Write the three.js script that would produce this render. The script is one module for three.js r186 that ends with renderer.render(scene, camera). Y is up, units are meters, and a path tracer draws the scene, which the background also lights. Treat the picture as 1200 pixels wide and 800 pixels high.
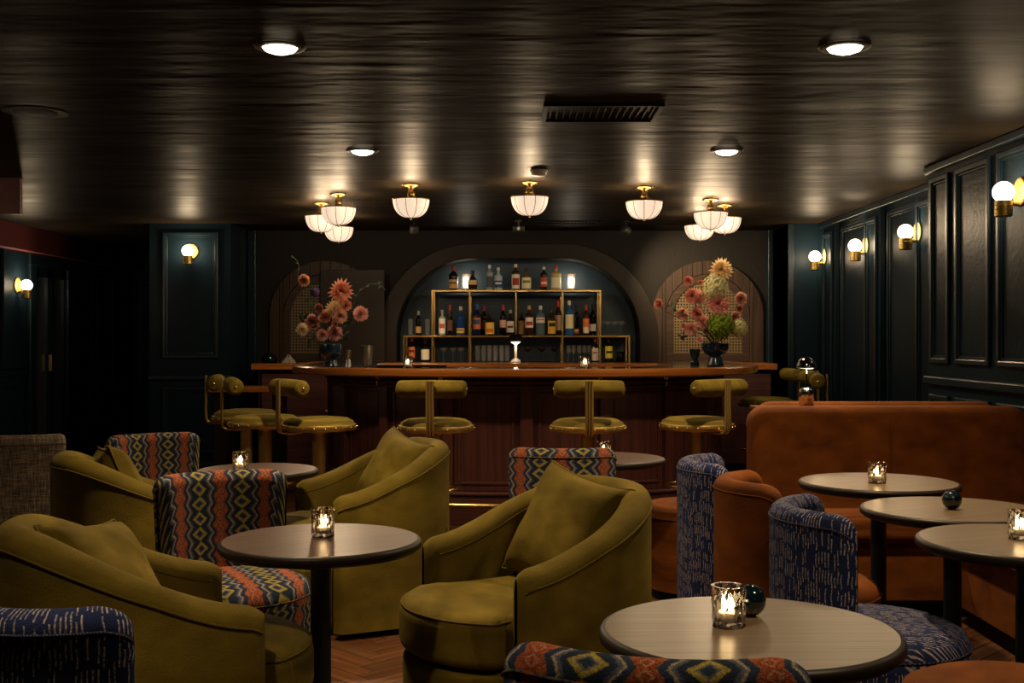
import * as THREE from 'three';
import { RoundedBoxGeometry } from 'three/addons/geometries/RoundedBoxGeometry.js';
import { mergeGeometries } from 'three/addons/utils/BufferGeometryUtils.js';

// ---------- camera, lights at large, exposure ----------
// World: x right, y up, the camera looks along -z. "Z" in comments is the distance in front of the camera.
const scene = new THREE.Scene();
scene.background = new THREE.Color(0x000000);
const camera = new THREE.PerspectiveCamera(33.24, 1.5, 0.05, 60);
camera.position.set(0, 1.28, 0);
camera.lookAt(0, 1.28, -10);
camera.setViewOffset(1200, 800, 0, 3, 1200, 800);
const renderer = new THREE.WebGLRenderer({ antialias: true });
renderer.toneMapping = THREE.LinearToneMapping;
renderer.toneMappingExposure = 1.0;
renderer.shadowMap.enabled = true;
const WARM = new THREE.Color(1.0, 0.72, 0.42);      // downlights
const GLOBE = new THREE.Color(1.0, 0.74, 0.45);     // sconces, pendants
const FLAME = new THREE.Color(1.0, 0.62, 0.28);
const I = { down: 11.5, sconce: 0.85, pendant: 1.0, candle: 0.07, spot: 16, lantern: 0.24 };
const H = 2.35;                                      // ceiling height

// ---------- small helpers ----------
let seed = 7;
const rnd = () => { seed |= 0; seed = seed + 0x6D2B79F5 | 0; let t = Math.imul(seed ^ seed >>> 15, 1 | seed); t = t + Math.imul(t ^ t >>> 7, 61 | t) ^ t; return ((t ^ t >>> 14) >>> 0) / 4294967296; };
const rr = (a, b) => a + (b - a) * rnd();
const D = Math.PI / 180;
const clamp = (x, a, b) => Math.min(b, Math.max(a, x));
const sstep = (a, b, x) => { const t = clamp((x - a) / (b - a), 0, 1); return t * t * (3 - 2 * t); };
const used = {};
function numbered(n) { const k = used[n] = (used[n] ?? -1) + 1; return k ? `${n}_${String(k).padStart(3, '0')}` : n; }
const V = (x, y, z) => new THREE.Vector3(x, y, z);
const P = (X, h, Z) => V(X, h, -Z);
function part(name, geo, mat, parent) {
  if (Array.isArray(geo)) geo = merge(geo);
  const m = new THREE.Mesh(geo, mat); m.name = name; m.castShadow = m.receiveShadow = true; parent.add(m); return m;
}
function merge(list) {
  const out = list.map(g => { let q = g.index ? g.toNonIndexed() : g; for (const k of Object.keys(q.attributes)) if (!['position', 'normal', 'uv'].includes(k)) q.deleteAttribute(k); if (!q.attributes.uv) q.setAttribute('uv', new THREE.BufferAttribute(new Float32Array(q.attributes.position.count * 2), 2)); return q; });
  return mergeGeometries(out, false);
}
function thing(name, label, category, pos, turn = 0, group) {
  const o = new THREE.Group(); o.name = numbered(name); o.position.copy(pos); o.rotation.y = turn;
  o.userData = { label, category }; if (group) o.userData.group = group; scene.add(o); return o;
}
function dup(root, pos, turn, label, group) {
  const o = root.clone(); o.name = numbered(root.name.replace(/_\d{3}$/, '')); o.position.copy(pos); o.rotation.set(0, turn, 0);
  o.userData = { ...root.userData }; if (label) o.userData.label = label; if (group) o.userData.group = group; scene.add(o); return o;
}
function struct(name, label, category) { const o = new THREE.Group(); o.name = name; o.userData = { kind: 'structure', label, category }; scene.add(o); return o; }
const tr = (g, x, y, z) => g.translate(x, y, z);
function box(x0, x1, y0, y1, z0, z1, r = 0) {       // z given as world z
  const w = Math.abs(x1 - x0), h = Math.abs(y1 - y0), d = Math.abs(z1 - z0);
  const g = r ? new RoundedBoxGeometry(w, h, d, 1, Math.min(r, w / 2.01, h / 2.01, d / 2.01)) : new THREE.BoxGeometry(w, h, d);
  return g.translate((x0 + x1) / 2, (y0 + y1) / 2, (z0 + z1) / 2);
}
const boxZ = (X0, X1, h0, h1, Z0, Z1, r) => box(X0, X1, h0, h1, -Z1, -Z0, r);
function boxUV(g, s = 1) {                            // metric box-projected uv
  if (g.index) g = g.toNonIndexed();
  const p = g.attributes.position, n = g.attributes.normal, uv = new Float32Array(p.count * 2);
  for (let i = 0; i < p.count; i++) {
    const ax = Math.abs(n.getX(i)), ay = Math.abs(n.getY(i)), az = Math.abs(n.getZ(i));
    const [u, v] = ay > ax && ay > az ? [p.getX(i), p.getZ(i)] : ax > az ? [p.getZ(i), p.getY(i)] : [p.getX(i), p.getY(i)];
    uv[2 * i] = u * s; uv[2 * i + 1] = v * s;
  }
  g.setAttribute('uv', new THREE.BufferAttribute(uv, 2)); return g;
}
const lathe = (pts, seg = 32) => new THREE.LatheGeometry(pts.map(([r, y]) => new THREE.Vector2(r, y)), seg);
const tube = (pts, r, seg = 24, rad = 6, closed = false) => new THREE.TubeGeometry(new THREE.CatmullRomCurve3(pts, closed), seg, r, rad, closed);
const cyl = (r0, r1, h, seg = 16) => new THREE.CylinderGeometry(r0, r1, h, seg);
function bar(a, b, r, seg = 8) { const d = b.clone().sub(a), g = cyl(r, r, d.length(), seg); g.applyQuaternion(new THREE.Quaternion().setFromUnitVectors(V(0, 1, 0), d.clone().normalize())); return g.translate((a.x + b.x) / 2, (a.y + b.y) / 2, (a.z + b.z) / 2); }
function extr(shape, depth, bevel = 0, seg = 1, curve = 24) {
  const g = new THREE.ExtrudeGeometry(shape, { depth: Math.max(depth - 2 * bevel, 1e-4), bevelEnabled: bevel > 0, bevelSize: bevel, bevelThickness: bevel, bevelOffset: -bevel, bevelSegments: seg, curveSegments: curve });
  return g.translate(0, 0, bevel);
}
const torus = (R, r, y, seg = 48, rs = 8) => new THREE.TorusGeometry(R, r, rs, seg).rotateX(Math.PI / 2).translate(0, y, 0);

// ---------- procedural textures ----------
function hash(x, y, s) { let h = Math.imul(x, 374761393) + Math.imul(y, 668265263) + Math.imul(s, 974634781); h = Math.imul(h ^ h >>> 13, 1274126177); return ((h ^ h >>> 16) >>> 0) / 4294967296; }
function vnoise(x, y, px, py, s) {                    // tileable value noise
  const xi = Math.floor(x), yi = Math.floor(y), fx = x - xi, fy = y - yi, u = fx * fx * (3 - 2 * fx), v = fy * fy * (3 - 2 * fy);
  const w = (a, p) => ((a % p) + p) % p;
  const h = (a, b) => hash(w(a, px), w(b, py), s);
  return (h(xi, yi) * (1 - u) + h(xi + 1, yi) * u) * (1 - v) + (h(xi, yi + 1) * (1 - u) + h(xi + 1, yi + 1) * u) * v;
}
function fbm(u, v, fx, fy, oct, s) { let a = 0, t = 0, k = 1; for (let o = 0; o < oct; o++) { a += k * vnoise(u * fx, v * fy, fx, fy, s + o); t += k; k *= 0.5; fx *= 2; fy *= 2; } return a / t; }
function tex(w, h, fn, srgb, sx = 1, sy = 1) {
  const d = new Uint8Array(w * h * 4);
  for (let j = 0; j < h; j++) for (let i = 0; i < w; i++) { const c = fn((i + .5) / w, (j + .5) / h, i, j), k = 4 * (j * w + i); d[k] = clamp(c[0], 0, 255); d[k + 1] = clamp(c[1], 0, 255); d[k + 2] = clamp(c[2], 0, 255); d[k + 3] = 255; }
  const t = new THREE.DataTexture(d, w, h, THREE.RGBAFormat); t.wrapS = t.wrapT = THREE.RepeatWrapping; t.magFilter = THREE.LinearFilter; t.minFilter = THREE.LinearMipmapLinearFilter; t.generateMipmaps = true;
  if (srgb) t.colorSpace = THREE.SRGBColorSpace; t.repeat.set(1 / sx, 1 / sy); t.needsUpdate = true; return t;   // sx, sy: metres per tile
}
const mix = (a, b, t) => a.map((x, i) => x + (b[i] - x) * t);
const g3 = v => [v * 255, v * 255, v * 255];
function velvetTex(base, dark, s) { return tex(256, 256, (u, v) => { const n = fbm(u, v, 3, 3, 4, s) * .6 + fbm(u, v, 5, 9, 3, s + 3) * .4, f = hash(u * 256 | 0, v * 256 | 0, s); return mix(dark, base, clamp((n - .28) * 2.2 + (f - .5) * .18, 0, 1)); }, true, .55, .55); }
function woodTex(a, b, s, streak = 1) { return tex(512, 256, (u, v) => { const w = fbm(u, v, 2, 10, 4, s), g = fbm(u, v, 4, 60, 3, s + 9), r = .5 + .5 * Math.sin((v * 10 + w * 2.2) * Math.PI * 2); return mix(a, b, clamp(.35 * r * streak + .65 * g + (w - .5) * .4, 0, 1)); }, true, 1.2, .6); }
const T = {
  plaster: tex(512, 512, (u, v) => g3(.5 * fbm(u, v, 6, 6, 5, 3) + .5 * fbm(u, v, 60, 60, 2, 8)), false, 1.5, 1.5),
  ceiling: tex(1024, 1024, (u, v) => g3(.5 * fbm(u, v, 7, 9, 3, 21) + .34 * fbm(u, v, 3, 26, 3, 31) + .16 * fbm(u, v, 24, 50, 2, 35)), false, 3.1, 2.6),
  ceilRough: tex(512, 512, (u, v) => { const n = .6 * fbm(u, v, 2, 14, 4, 61) + .4 * fbm(u, v, 7, 7, 3, 67); return g3(.30 + .26 * n); }, false, 3.7, 2.3),
  nap: tex(256, 256, (u, v, i, j) => g3(.5 * hash(i, j, 5) + .5 * fbm(u, v, 40, 40, 2, 6)), false, .12, .12),
  green: velvetTex([130, 112, 40], [88, 75, 23], 11),
  rust: velvetTex([126, 70, 21], [82, 42, 12], 13),
  walnut: woodTex([60, 40, 29], [90, 64, 48], 41),
  oak: woodTex([92, 77, 58], [118, 101, 78], 43, .7),
  bar: woodTex([54, 26, 24], [92, 50, 42], 45, .6),
  amber: woodTex([120, 66, 24], [186, 116, 48], 47),
  door: woodTex([36, 26, 20], [58, 44, 33], 49),
  floor: woodTex([80, 50, 31], [126, 84, 54], 51),
  woodBump: tex(512, 256, (u, v) => g3(.4 * fbm(u, v, 3, 70, 3, 55) + .6 * fbm(u, v, 6, 110, 2, 57)), false, 1.2, .6),
  // grey woven tweed
  tweed: tex(512, 512, (u, v, i, j) => { const h = fbm(u, v, 8, 128, 2, 71), w = fbm(u, v, 128, 8, 2, 73), k = ((i >> 2) + (j >> 2)) % 2 ? h : w, n = hash(i >> 1, j >> 1, 75); return mix([60, 52, 48], [176, 154, 128], clamp((k - .3) * 1.9 + (n - .5) * .4, 0, 1)); }, true, .3, .3),
  // navy velvet with broken pale vertical dashes
  blue: tex(1024, 1024, (u, v) => {
    const N = 62, wob = (fbm(u, v, 10, 22, 2, 81) - .5) * .75, c = u * N + wob, k = Math.floor(c), f = c - k;
    const kk = ((k % N) + N) % N, row = v * 11 + hash(kk, 3, 83) * .45 + (fbm(u, v, 12, 4, 2, 88) - .5) * .5, q = Math.floor(row), fr = row - q, rq = ((q % 11) + 11) % 11;
    const ln = .62 + .34 * hash(kk, rq, 85), keep = hash(kk, rq, 87) > .2, thick = .10 + .13 * fbm(u, v, 46, 60, 2, 89);
    const on = keep && fr < ln ? sstep(thick + .07, thick - .05, Math.abs(f - .5)) : 0;
    const grit = fbm(u, v, 120, 160, 2, 91);
    return mix(mix([20, 31, 66], [40, 52, 96], fbm(u, v, 6, 5, 3, 93)), [186, 172, 164], clamp(on * (.2 + grit * 1.1), 0, 1));
  }, true, .5, .5),
  // flame-stitch weave: yellow diamonds on zigzag navy between chains of red lozenges
  ikat: tex(1024, 1024, (u, v, i, j) => {
    const jit = (hash(i >> 1, j >> 3, 95) - .5) * .004 + (fbm(u, v, 5, 9, 2, 97) - .5) * .014;
    const x = u * .34, y = v * .312, px = .17, py = .052;
    let a = ((x + jit) % px + px) % px, b = ((y + (hash(i >> 2, j, 96) - .5) * .003) % py + py) % py;
    const dv = Math.abs(b - py / 2) / (py / 2), du = Math.abs(a - px / 2), d0 = Math.min(a, px - a);
    const grit = hash(i >> 1, j >> 1, 99), th = fbm(u, v, 90, 90, 2, 98);
    let c;
    const d = du / .032 + dv;
    if (d < .42) c = [40, 56, 86]; else if (d < .6) c = [120, 122, 104]; else if (d < .74) c = [196, 176, 128]; else if (d < 1.0) c = [186, 168, 62];
    else {
      const e = du - .0095 * (1 - dv) * 2;
      if (e < .026) c = [34, 48, 74]; else if (e < .034) c = [92, 102, 122]; else if (e < .039) c = [200, 182, 150];
      else {
        const r = d0 / .030 + (1 - dv) * .55;
        if (r < 1.0) { const q = d0 / .030 + Math.abs(dv - .5) * .9; c = q < .28 ? [166, 58, 28] : q < .42 ? [200, 150, 114] : q < .7 ? [164, 56, 28] : [188, 90, 34]; if (grit > .82) c = [190, 140, 110]; } else c = [44, 60, 92];
      }
    }
    const k = .66 + .36 * grit * .6 + .34 * (th - .5);
    return mix([c[0] * k, c[1] * k, c[2] * k], [150, 140, 124], .06);
  }, true, .34, .312),
};
const std = o => new THREE.MeshStandardMaterial(o);
const phy = o => new THREE.MeshPhysicalMaterial(o);
const lin = (r, g, b) => new THREE.Color().setRGB(r, g, b);
const velvet = (map, sheen) => phy({ map, roughness: .82, bumpMap: T.nap, bumpScale: .0012, sheen: .35, sheenColor: sheen, sheenRoughness: .35, specularIntensity: .25 });
const M = {
  teal: phy({ color: lin(.0055, .0125, .019), roughness: .32, bumpMap: T.plaster, bumpScale: .0015, specularIntensity: .12 }),
  tealTrim: phy({ color: lin(.0055, .0125, .019), roughness: .28, specularIntensity: .55 }),
  plaster: phy({ color: lin(.0115, .0105, .0095), roughness: .7, specularIntensity: .2, bumpMap: T.plaster, bumpScale: .004 }),
  niche: std({ color: lin(.004, .020, .036), roughness: .55, bumpMap: T.plaster, bumpScale: .002 }),
  maroon: phy({ color: lin(.11, .026, .028), roughness: .4, bumpMap: T.plaster, bumpScale: .002 }),
  ceiling: phy({ color: lin(.016, .012, .008), roughness: 1, roughnessMap: T.ceilRough, bumpMap: T.ceiling, bumpScale: .010, specularIntensity: .03 }),
  black: phy({ color: lin(.005, .0055, .006), roughness: .5, specularIntensity: .12 }),
  grille: std({ color: lin(.02, .02, .02), roughness: .5, metalness: .3 }),
  green: velvet(T.green, lin(.30, .26, .07)),
  rust: velvet(T.rust, lin(.36, .15, .04)),
  blue: phy({ map: T.blue, roughness: .85, bumpMap: T.nap, bumpScale: .0015, sheen: .7, sheenColor: lin(.2, .26, .5), sheenRoughness: .5, specularIntensity: .3 }),
  ikat: phy({ map: T.ikat, roughness: .9, bumpMap: T.nap, bumpScale: .0015, specularIntensity: .2 }),
  tweed: std({ map: T.tweed, roughness: .95, bumpMap: T.nap, bumpScale: .002 }),
  brass: std({ color: lin(.46, .32, .10), metalness: .85, roughness: .42 }),
  brassDark: std({ color: lin(.27, .175, .05), metalness: 1, roughness: .42 }),
  brassBright: std({ color: lin(.70, .47, .18), metalness: 1, roughness: .22 }),
  chrome: std({ color: lin(.75, .75, .76), metalness: 1, roughness: .08 }),
  steel: std({ color: lin(.5, .5, .5), metalness: 1, roughness: .25 }),
  walnut: phy({ map: T.walnut, roughness: .34, specularIntensity: .5, bumpMap: T.woodBump, bumpScale: .0006 }),
  oak: phy({ map: T.oak, roughness: .32, specularIntensity: .6, bumpMap: T.woodBump, bumpScale: .0006 }),
  edge: phy({ color: lin(.016, .011, .009), roughness: .45, specularIntensity: .45 }),
  leg: std({ color: lin(.006, .009, .014), roughness: .5 }),
  bar: phy({ map: T.bar, roughness: .42, bumpMap: T.woodBump, bumpScale: .0006 }),
  amber: phy({ map: T.amber, roughness: .25, bumpMap: T.woodBump, bumpScale: .0004, clearcoat: .5, clearcoatRoughness: .1 }),
  barTop: phy({ color: lin(.02, .012, .008), roughness: .18, clearcoat: .6, clearcoatRoughness: .06 }),
  door: phy({ map: T.door, roughness: .5, specularIntensity: .4, bumpMap: T.woodBump, bumpScale: .001 }),
  cane: std({ color: lin(.10, .068, .028), roughness: .6 }),
  darkWood: phy({ color: lin(.014, .0105, .008), roughness: .5, specularIntensity: .3 }),
  subfloor: std({ color: lin(.02, .011, .006), roughness: .8 }),
  navyGlaze: phy({ color: lin(.008, .022, .045), roughness: .2, clearcoat: .7, clearcoatRoughness: .08 }),
  ball: phy({ color: lin(.003, .012, .02), roughness: .08, clearcoat: 1, clearcoatRoughness: .03 }),
  glass: phy({ color: 0xffffff, transmission: .97, thickness: 0, roughness: .02, ior: 1.5 }),
  cutGlass: phy({ color: 0xffffff, transmission: 1, thickness: .004, roughness: .02, ior: 1.5, flatShading: true }),
  wax: phy({ color: lin(.8, .72, .58), roughness: .6 }),
  flame: std({ color: 0x000000, emissive: lin(1, .66, .3), emissiveIntensity: 18 }),
  globe: std({ color: lin(.8, .8, .8), emissive: lin(1, .84, .6), emissiveIntensity: 7 }),
  lens: std({ color: lin(.8, .8, .8), emissive: lin(1, .8, .52), emissiveIntensity: 9 }),
  shade: std({ color: lin(.55, .5, .45), roughness: .6, emissive: lin(1, .76, .55), emissiveIntensity: .9 }),
  rib: std({ color: lin(.16, .08, .04), roughness: .7 }),
  white: std({ color: lin(.6, .58, .54), roughness: .5 }),
  whiteLit: std({ color: lin(.7, .66, .6), roughness: .5, emissive: lin(1, .8, .58), emissiveIntensity: .7 }),
  stem: std({ color: lin(.03, .05, .015), roughness: .7 }),
  leaf: phy({ color: lin(.035, .06, .018), roughness: .7, transmission: 0 }),
};

// ---------- the room ----------
function frameGeo(w, h, t = .035, d = .022) {         // a picture-frame moulding, outer size w x h, lying in xy, facing +z
  const s = new THREE.Shape([[-w / 2, -h / 2], [w / 2, -h / 2], [w / 2, h / 2], [-w / 2, h / 2]].map(a => new THREE.Vector2(...a)));
  s.holes.push(new THREE.Path([[-w / 2 + t, -h / 2 + t], [-w / 2 + t, h / 2 - t], [w / 2 - t, h / 2 - t], [w / 2 - t, -h / 2 + t]].map(a => new THREE.Vector2(...a))));
  const a = extr(s, d, .008, 2);
  const b = new THREE.Shape([[-w / 2 + t, -h / 2 + t], [w / 2 - t, -h / 2 + t], [w / 2 - t, h / 2 - t], [-w / 2 + t, h / 2 - t]].map(c => new THREE.Vector2(...c)));
  const k = t + .014; b.holes.push(new THREE.Path([[-w / 2 + k, -h / 2 + k], [-w / 2 + k, h / 2 - k], [w / 2 - k, h / 2 - k], [w / 2 - k, -h / 2 + k]].map(c => new THREE.Vector2(...c))));
  return merge([a, extr(b, d * .45, .003)]);
}
function moulding(parent, w, h, pos, turn) { const m = part('panel_moulding', frameGeo(w, h), M.tealTrim, parent); m.position.copy(pos); m.rotation.y = turn; return m; }
const onRight = (wall, X, Z0, Z1, h0, h1) => moulding(wall, Math.abs(Z1 - Z0), h1 - h0, P(X, (h0 + h1) / 2, (Z0 + Z1) / 2), -Math.PI / 2);
const onLeft = (wall, X, Z0, Z1, h0, h1) => moulding(wall, Math.abs(Z1 - Z0), h1 - h0, P(X, (h0 + h1) / 2, (Z0 + Z1) / 2), Math.PI / 2);
const onBack = (wall, X0, X1, Z, h0, h1) => moulding(wall, X1 - X0, h1 - h0, P((X0 + X1) / 2, (h0 + h1) / 2, Z), 0);

// floor: herringbone planks over a dark bed
{
  const floor = struct('floor', 'brown herringbone wooden plank floor', 'floor');
  part('floor_bed', boxUV(boxZ(-5, 3.2, -.12, -.012, -1.9, 14.6)), M.subfloor, floor);
  const L = .42, W = .084, gap = .003;
  const mats = [[1, 1, 1], [.8, .76, .72], [1.18, 1.1, 1.02], [.92, .86, .8]].map(c => phy({ map: T.floor, color: lin(...c.map(x => Math.min(x * .85, 1))), roughness: .38, bumpMap: T.woodBump, bumpScale: .0005 }));
  const geos = [0, 1, 2, 3].map(k => { const g = boxUV(new RoundedBoxGeometry(L - gap, .012, W - gap, 1, .0015)); const uv = g.attributes.uv; for (let i = 0; i < uv.count; i++) uv.setXY(i, uv.getX(i) + k * .37, uv.getY(i) + k * .151); return g; });
  const all = [];
  const c = Math.SQRT1_2;
  for (let i = -90; i < 90; i++) for (let j = -28; j < 28; j++) for (let d = 0; d < 2; d++) {
    // staircase herringbone in the (a, b) frame, turned by 45 degrees
    const a0 = i * W + j * L, b0 = i * W - j * L;
    const a = d ? a0 + W / 2 : a0 + L / 2, b = d ? b0 + L / 2 : b0 - W / 2;
    const x = (a - b) * c, z = -(a + b) * c - 4;
    const Z = -z;
    if (x < -4.7 || x > 2.85 || Z < 1.2 || Z > 10.8) continue;
    all.push({ x, z, turn: d ? 45 * D + Math.PI / 2 : 45 * D, k: hash(i + 200, j * 2 + d + 300, 5) * 4 | 0, m: hash(i + 200, j * 2 + d + 300, 9) * 4 | 0 });
  }
  const show = q => Math.min(Math.hypot(q.x + .6, (q.z + 4.9) * .55), Math.hypot(q.x - 1.95, (q.z + 5.0) * .6) + .2, Math.hypot(q.x + .1, (q.z + 5.4) * .6) + .4);
  all.sort((p, q) => show(p) - show(q));
  const rest = [];
  all.forEach((q, n) => {
    if (n < 300) { const m = part(n ? `plank_${String(n).padStart(3, '0')}` : 'plank', geos[q.k], mats[q.m], floor); m.position.set(q.x, -.006, q.z); m.rotation.y = q.turn; }
    else rest.push(geos[q.k].clone().rotateY(q.turn).translate(q.x, -.006, q.z));
  });
  const o = part('planks', rest, mats[0], floor); o.userData.kind = 'stuff';
}
// ceiling
{
  const c = struct('ceiling', 'black glossy painted ceiling', 'ceiling');
  part('ceiling_slab', boxUV(boxZ(-5, 3.2, H, H + .15, -1.9, 14.6)), M.ceiling, c);
}
// right wall, near half (projecting) and far half
{
  const w = struct('wall_right', 'dark teal panelled wall with framed mouldings', 'wall');
  part('wall_body', boxUV(boxZ(2.6, 3.2, 0, H, -1.9, 7.15)), M.teal, w);
  part('wall_body', boxUV(boxZ(2.9, 3.2, 0, H, 7.15, 10.9)), M.teal, w);
  for (const [a, b] of [[6.78, 7.08], [6.2, 6.68], [5.45, 6.1], [4.9, 5.38], [4.1, 4.8], [3.2, 4.0], [2.2, 3.1]]) { onRight(w, 2.6, a, b, 1.13, 2.27); onRight(w, 2.6, a, b, .2, .94); }
  part('chair_rail', boxZ(2.565, 2.6, 1.0, 1.05, -1.8, 7.15, .01), M.tealTrim, w);
  part('cornice', boxZ(2.57, 2.6, H - .05, H, -1.8, 7.15, .01), M.tealTrim, w);
  part('baseboard', boxZ(2.58, 2.6, 0, .14, -1.8, 7.15, .006), M.tealTrim, w);
  for (const [a, b] of [[7.62, 8.08], [8.86, 9.25], [10.1, 10.5]]) {        // narrow sconce pilasters
    part('pilaster', boxZ(2.85, 2.9, 0, H, a, b, .008), M.teal, w);
    onRight(w, 2.85, a + .05, b - .05, .25, 2.24);
  }
  for (const [a, b] of [[7.2, 7.56], [8.14, 8.8], [9.31, 10.04]]) onRight(w, 2.9, a, b, .25, 2.26);
  part('cornice', boxZ(2.84, 2.9, H - .05, H, 7.15, 10.62, .01), M.tealTrim, w);
}
// back wall with the arched niche
const NX = .06, NW = 1.2, NR = .77, NT = 2.07, NB = 1.052, ZB = 11.3;
const swapUV = g => { const uv = g.attributes.uv; for (let i = 0; i < uv.count; i++) uv.setXY(i, uv.getY(i), uv.getX(i)); return g; };
function archPath(cx, hw, r, top, bottom, cls) {
  const s = new cls(); s.moveTo(cx - hw, bottom); s.lineTo(cx - hw, top - r); s.absarc(cx - hw + r, top - r, r, Math.PI, Math.PI / 2, true); s.lineTo(cx + hw - r, top); s.absarc(cx + hw - r, top - r, r, Math.PI / 2, 0, true); s.lineTo(cx + hw, bottom); s.lineTo(cx - hw, bottom); return s;
}
{
  const w = struct('wall_back', 'dark plastered back wall with arched niche', 'wall');
  const s = new THREE.Shape([[-2.61, 0], [2.56, 0], [2.56, H], [-2.61, H]].map(a => new THREE.Vector2(...a)));
  s.holes.push(archPath(NX, NW, NR, NT, NB, THREE.Path));
  part('wall_body', boxUV(extr(s, .38, 0, 1, 40)).translate(0, 0, -ZB - .38), M.plaster, w);
  part('niche_back', boxUV(boxZ(-1.5, 1.6, .9, H, ZB + .38, ZB + .5)), M.niche, w);
  const inner = archPath(NX, NW, NR, NT, NB, THREE.Path), ring = archPath(NX, NW + .19, NR + .19, NT + .15, NB, THREE.Shape);
  const rs = new THREE.Shape(); const hw = NW + .19;
  rs.moveTo(NX - hw, NB); rs.lineTo(NX - hw, NT + .15 - NR - .19); rs.absarc(NX - hw + NR + .19, NT + .15 - NR - .19, NR + .19, Math.PI, Math.PI / 2, true); rs.lineTo(NX + hw - NR - .19, NT + .15); rs.absarc(NX + hw - NR - .19, NT + .15 - NR - .19, NR + .19, Math.PI / 2, 0, true); rs.lineTo(NX + hw, NB);
  rs.lineTo(NX + NW, NB); rs.lineTo(NX + NW, NT - NR); rs.absarc(NX + NW - NR, NT - NR, NR, 0, Math.PI / 2, false); rs.lineTo(NX - NW + NR, NT); rs.absarc(NX - NW + NR, NT - NR, NR, Math.PI / 2, Math.PI, false); rs.lineTo(NX - NW, NB); rs.lineTo(NX - hw, NB);
  part('arch_casing', swapUV(boxUV(extr(rs, .04, .006, 1, 40))).translate(0, 0, -ZB), M.darkWood, w);
  const wc = struct('wall_corner', 'dark teal return wall with pilasters right of the caned arch', 'wall');
  part('pilaster', boxZ(2.51, 2.56, 0, H, ZB - .1, ZB, .008), M.tealTrim, wc);
  part('pilaster', boxZ(2.56, 2.62, 0, H, 10.60, ZB, .008), M.tealTrim, wc);
  part('wall_return', boxUV(boxZ(2.56, 3.2, 0, H, 10.62, ZB + .4)), M.teal, wc);
  part('pilaster', boxZ(-2.6, -2.52, 0, H, ZB - .06, ZB, .008), M.tealTrim, w);
}
// column with sconce, left of the bar
{
  const w = struct('wall_column', 'dark teal panelled column with wall lamp', 'wall');
  part('wall_body', boxUV(boxZ(-3.36, -2.61, 0, H, 10.6, ZB + .5)), M.teal, w);
  onBack(w, -3.24, -2.72, 10.6, 1.1, 2.27); onBack(w, -3.24, -2.72, 10.6, .22, .84);
  part('chair_rail', boxZ(-3.37, -2.6, .9, .94, 10.57, 10.6, .01), M.tealTrim, w);
  part('baseboard', boxZ(-3.37, -2.6, 0, .14, 10.585, 10.6, .005), M.tealTrim, w);
}
// left wall with soffit, doorway and panels; the passage beyond
{
  const w = struct('wall_left', 'dark panelled left wall under a maroon soffit', 'wall');
  part('wall_body', boxUV(boxZ(-5, -4.75, 0, H, -1.9, 14.6)), M.teal, w);
  part('soffit', boxUV(boxZ(-4.75, -4.6, 2.12, H, 7.9, 14.3)), M.maroon, w);
  part('header_board', boxUV(boxZ(-4.75, -3.27, 2.11, H, 7.6, 7.64)), M.maroon, w);
  onLeft(w, -4.75, 9.75, 10.5, 1.12, 2.06); onLeft(w, -4.75, 12.35, 12.72, .3, 2.02); onLeft(w, -4.75, 12.85, 13.1, .3, 2.0); onLeft(w, -4.75, 13.2, 13.6, .3, 2.0);
  onLeft(w, -4.75, 9.75, 11.05, .2, .86); onLeft(w, -4.75, 8.6, 9.6, 1.12, 2.06);
  part('chair_rail', boxZ(-4.75, -4.715, .93, .98, 5, 11.15, .01), M.tealTrim, w);
  part('pilaster', boxZ(-4.75, -4.70, 1.0, 2.12, 10.58, 11.1, .008), M.teal, w);
  const d = struct('door_1', 'dark double door with two tall glazed leaves', 'door');
  part('door_casing', [boxZ(-4.75, -4.69, 0, 2.06, 11.15, 11.3, .01), boxZ(-4.75, -4.69, 0, 2.06, 12.1, 12.25, .01), boxZ(-4.75, -4.685, 2.0, 2.12, 11.13, 12.27, .01)], M.tealTrim, d);
  for (const [a, b] of [[11.3, 11.69], [11.71, 12.1]]) {
    const leaf = part('door_leaf', [boxZ(-4.75, -4.72, 0, 2.0, a, a + .06), boxZ(-4.75, -4.72, 0, 2.0, b - .06, b), boxZ(-4.75, -4.72, 0, .3, a, b), boxZ(-4.75, -4.72, 1.9, 2.0, a, b)], M.tealTrim, d);
    part('pane', boxZ(-4.745, -4.738, .3, 1.9, a + .06, b - .06), phy({ color: lin(.06, .07, .085), roughness: .25, clearcoat: 1, clearcoatRoughness: .1 }), leaf);
  }
  part('handle', boxZ(-4.72, -4.69, .95, 1.12, 11.65, 11.67, .004), M.brass, d);
  const e = struct('wall_passage', 'dark wall at the end of the left passage', 'wall');
  part('wall_body', boxUV(boxZ(-5, -2.6, 0, H, 14.3, 14.6)), M.teal, e);
  onBack(e, -4.66, -4.4, 14.3, .2, 2.0);
  const f = struct('wall_front', 'plain dark wall behind the room', 'wall');
  part('wall_body', boxUV(boxZ(-5, 3.2, 0, H, -2.1, -1.9)), M.teal, f);
}
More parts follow.
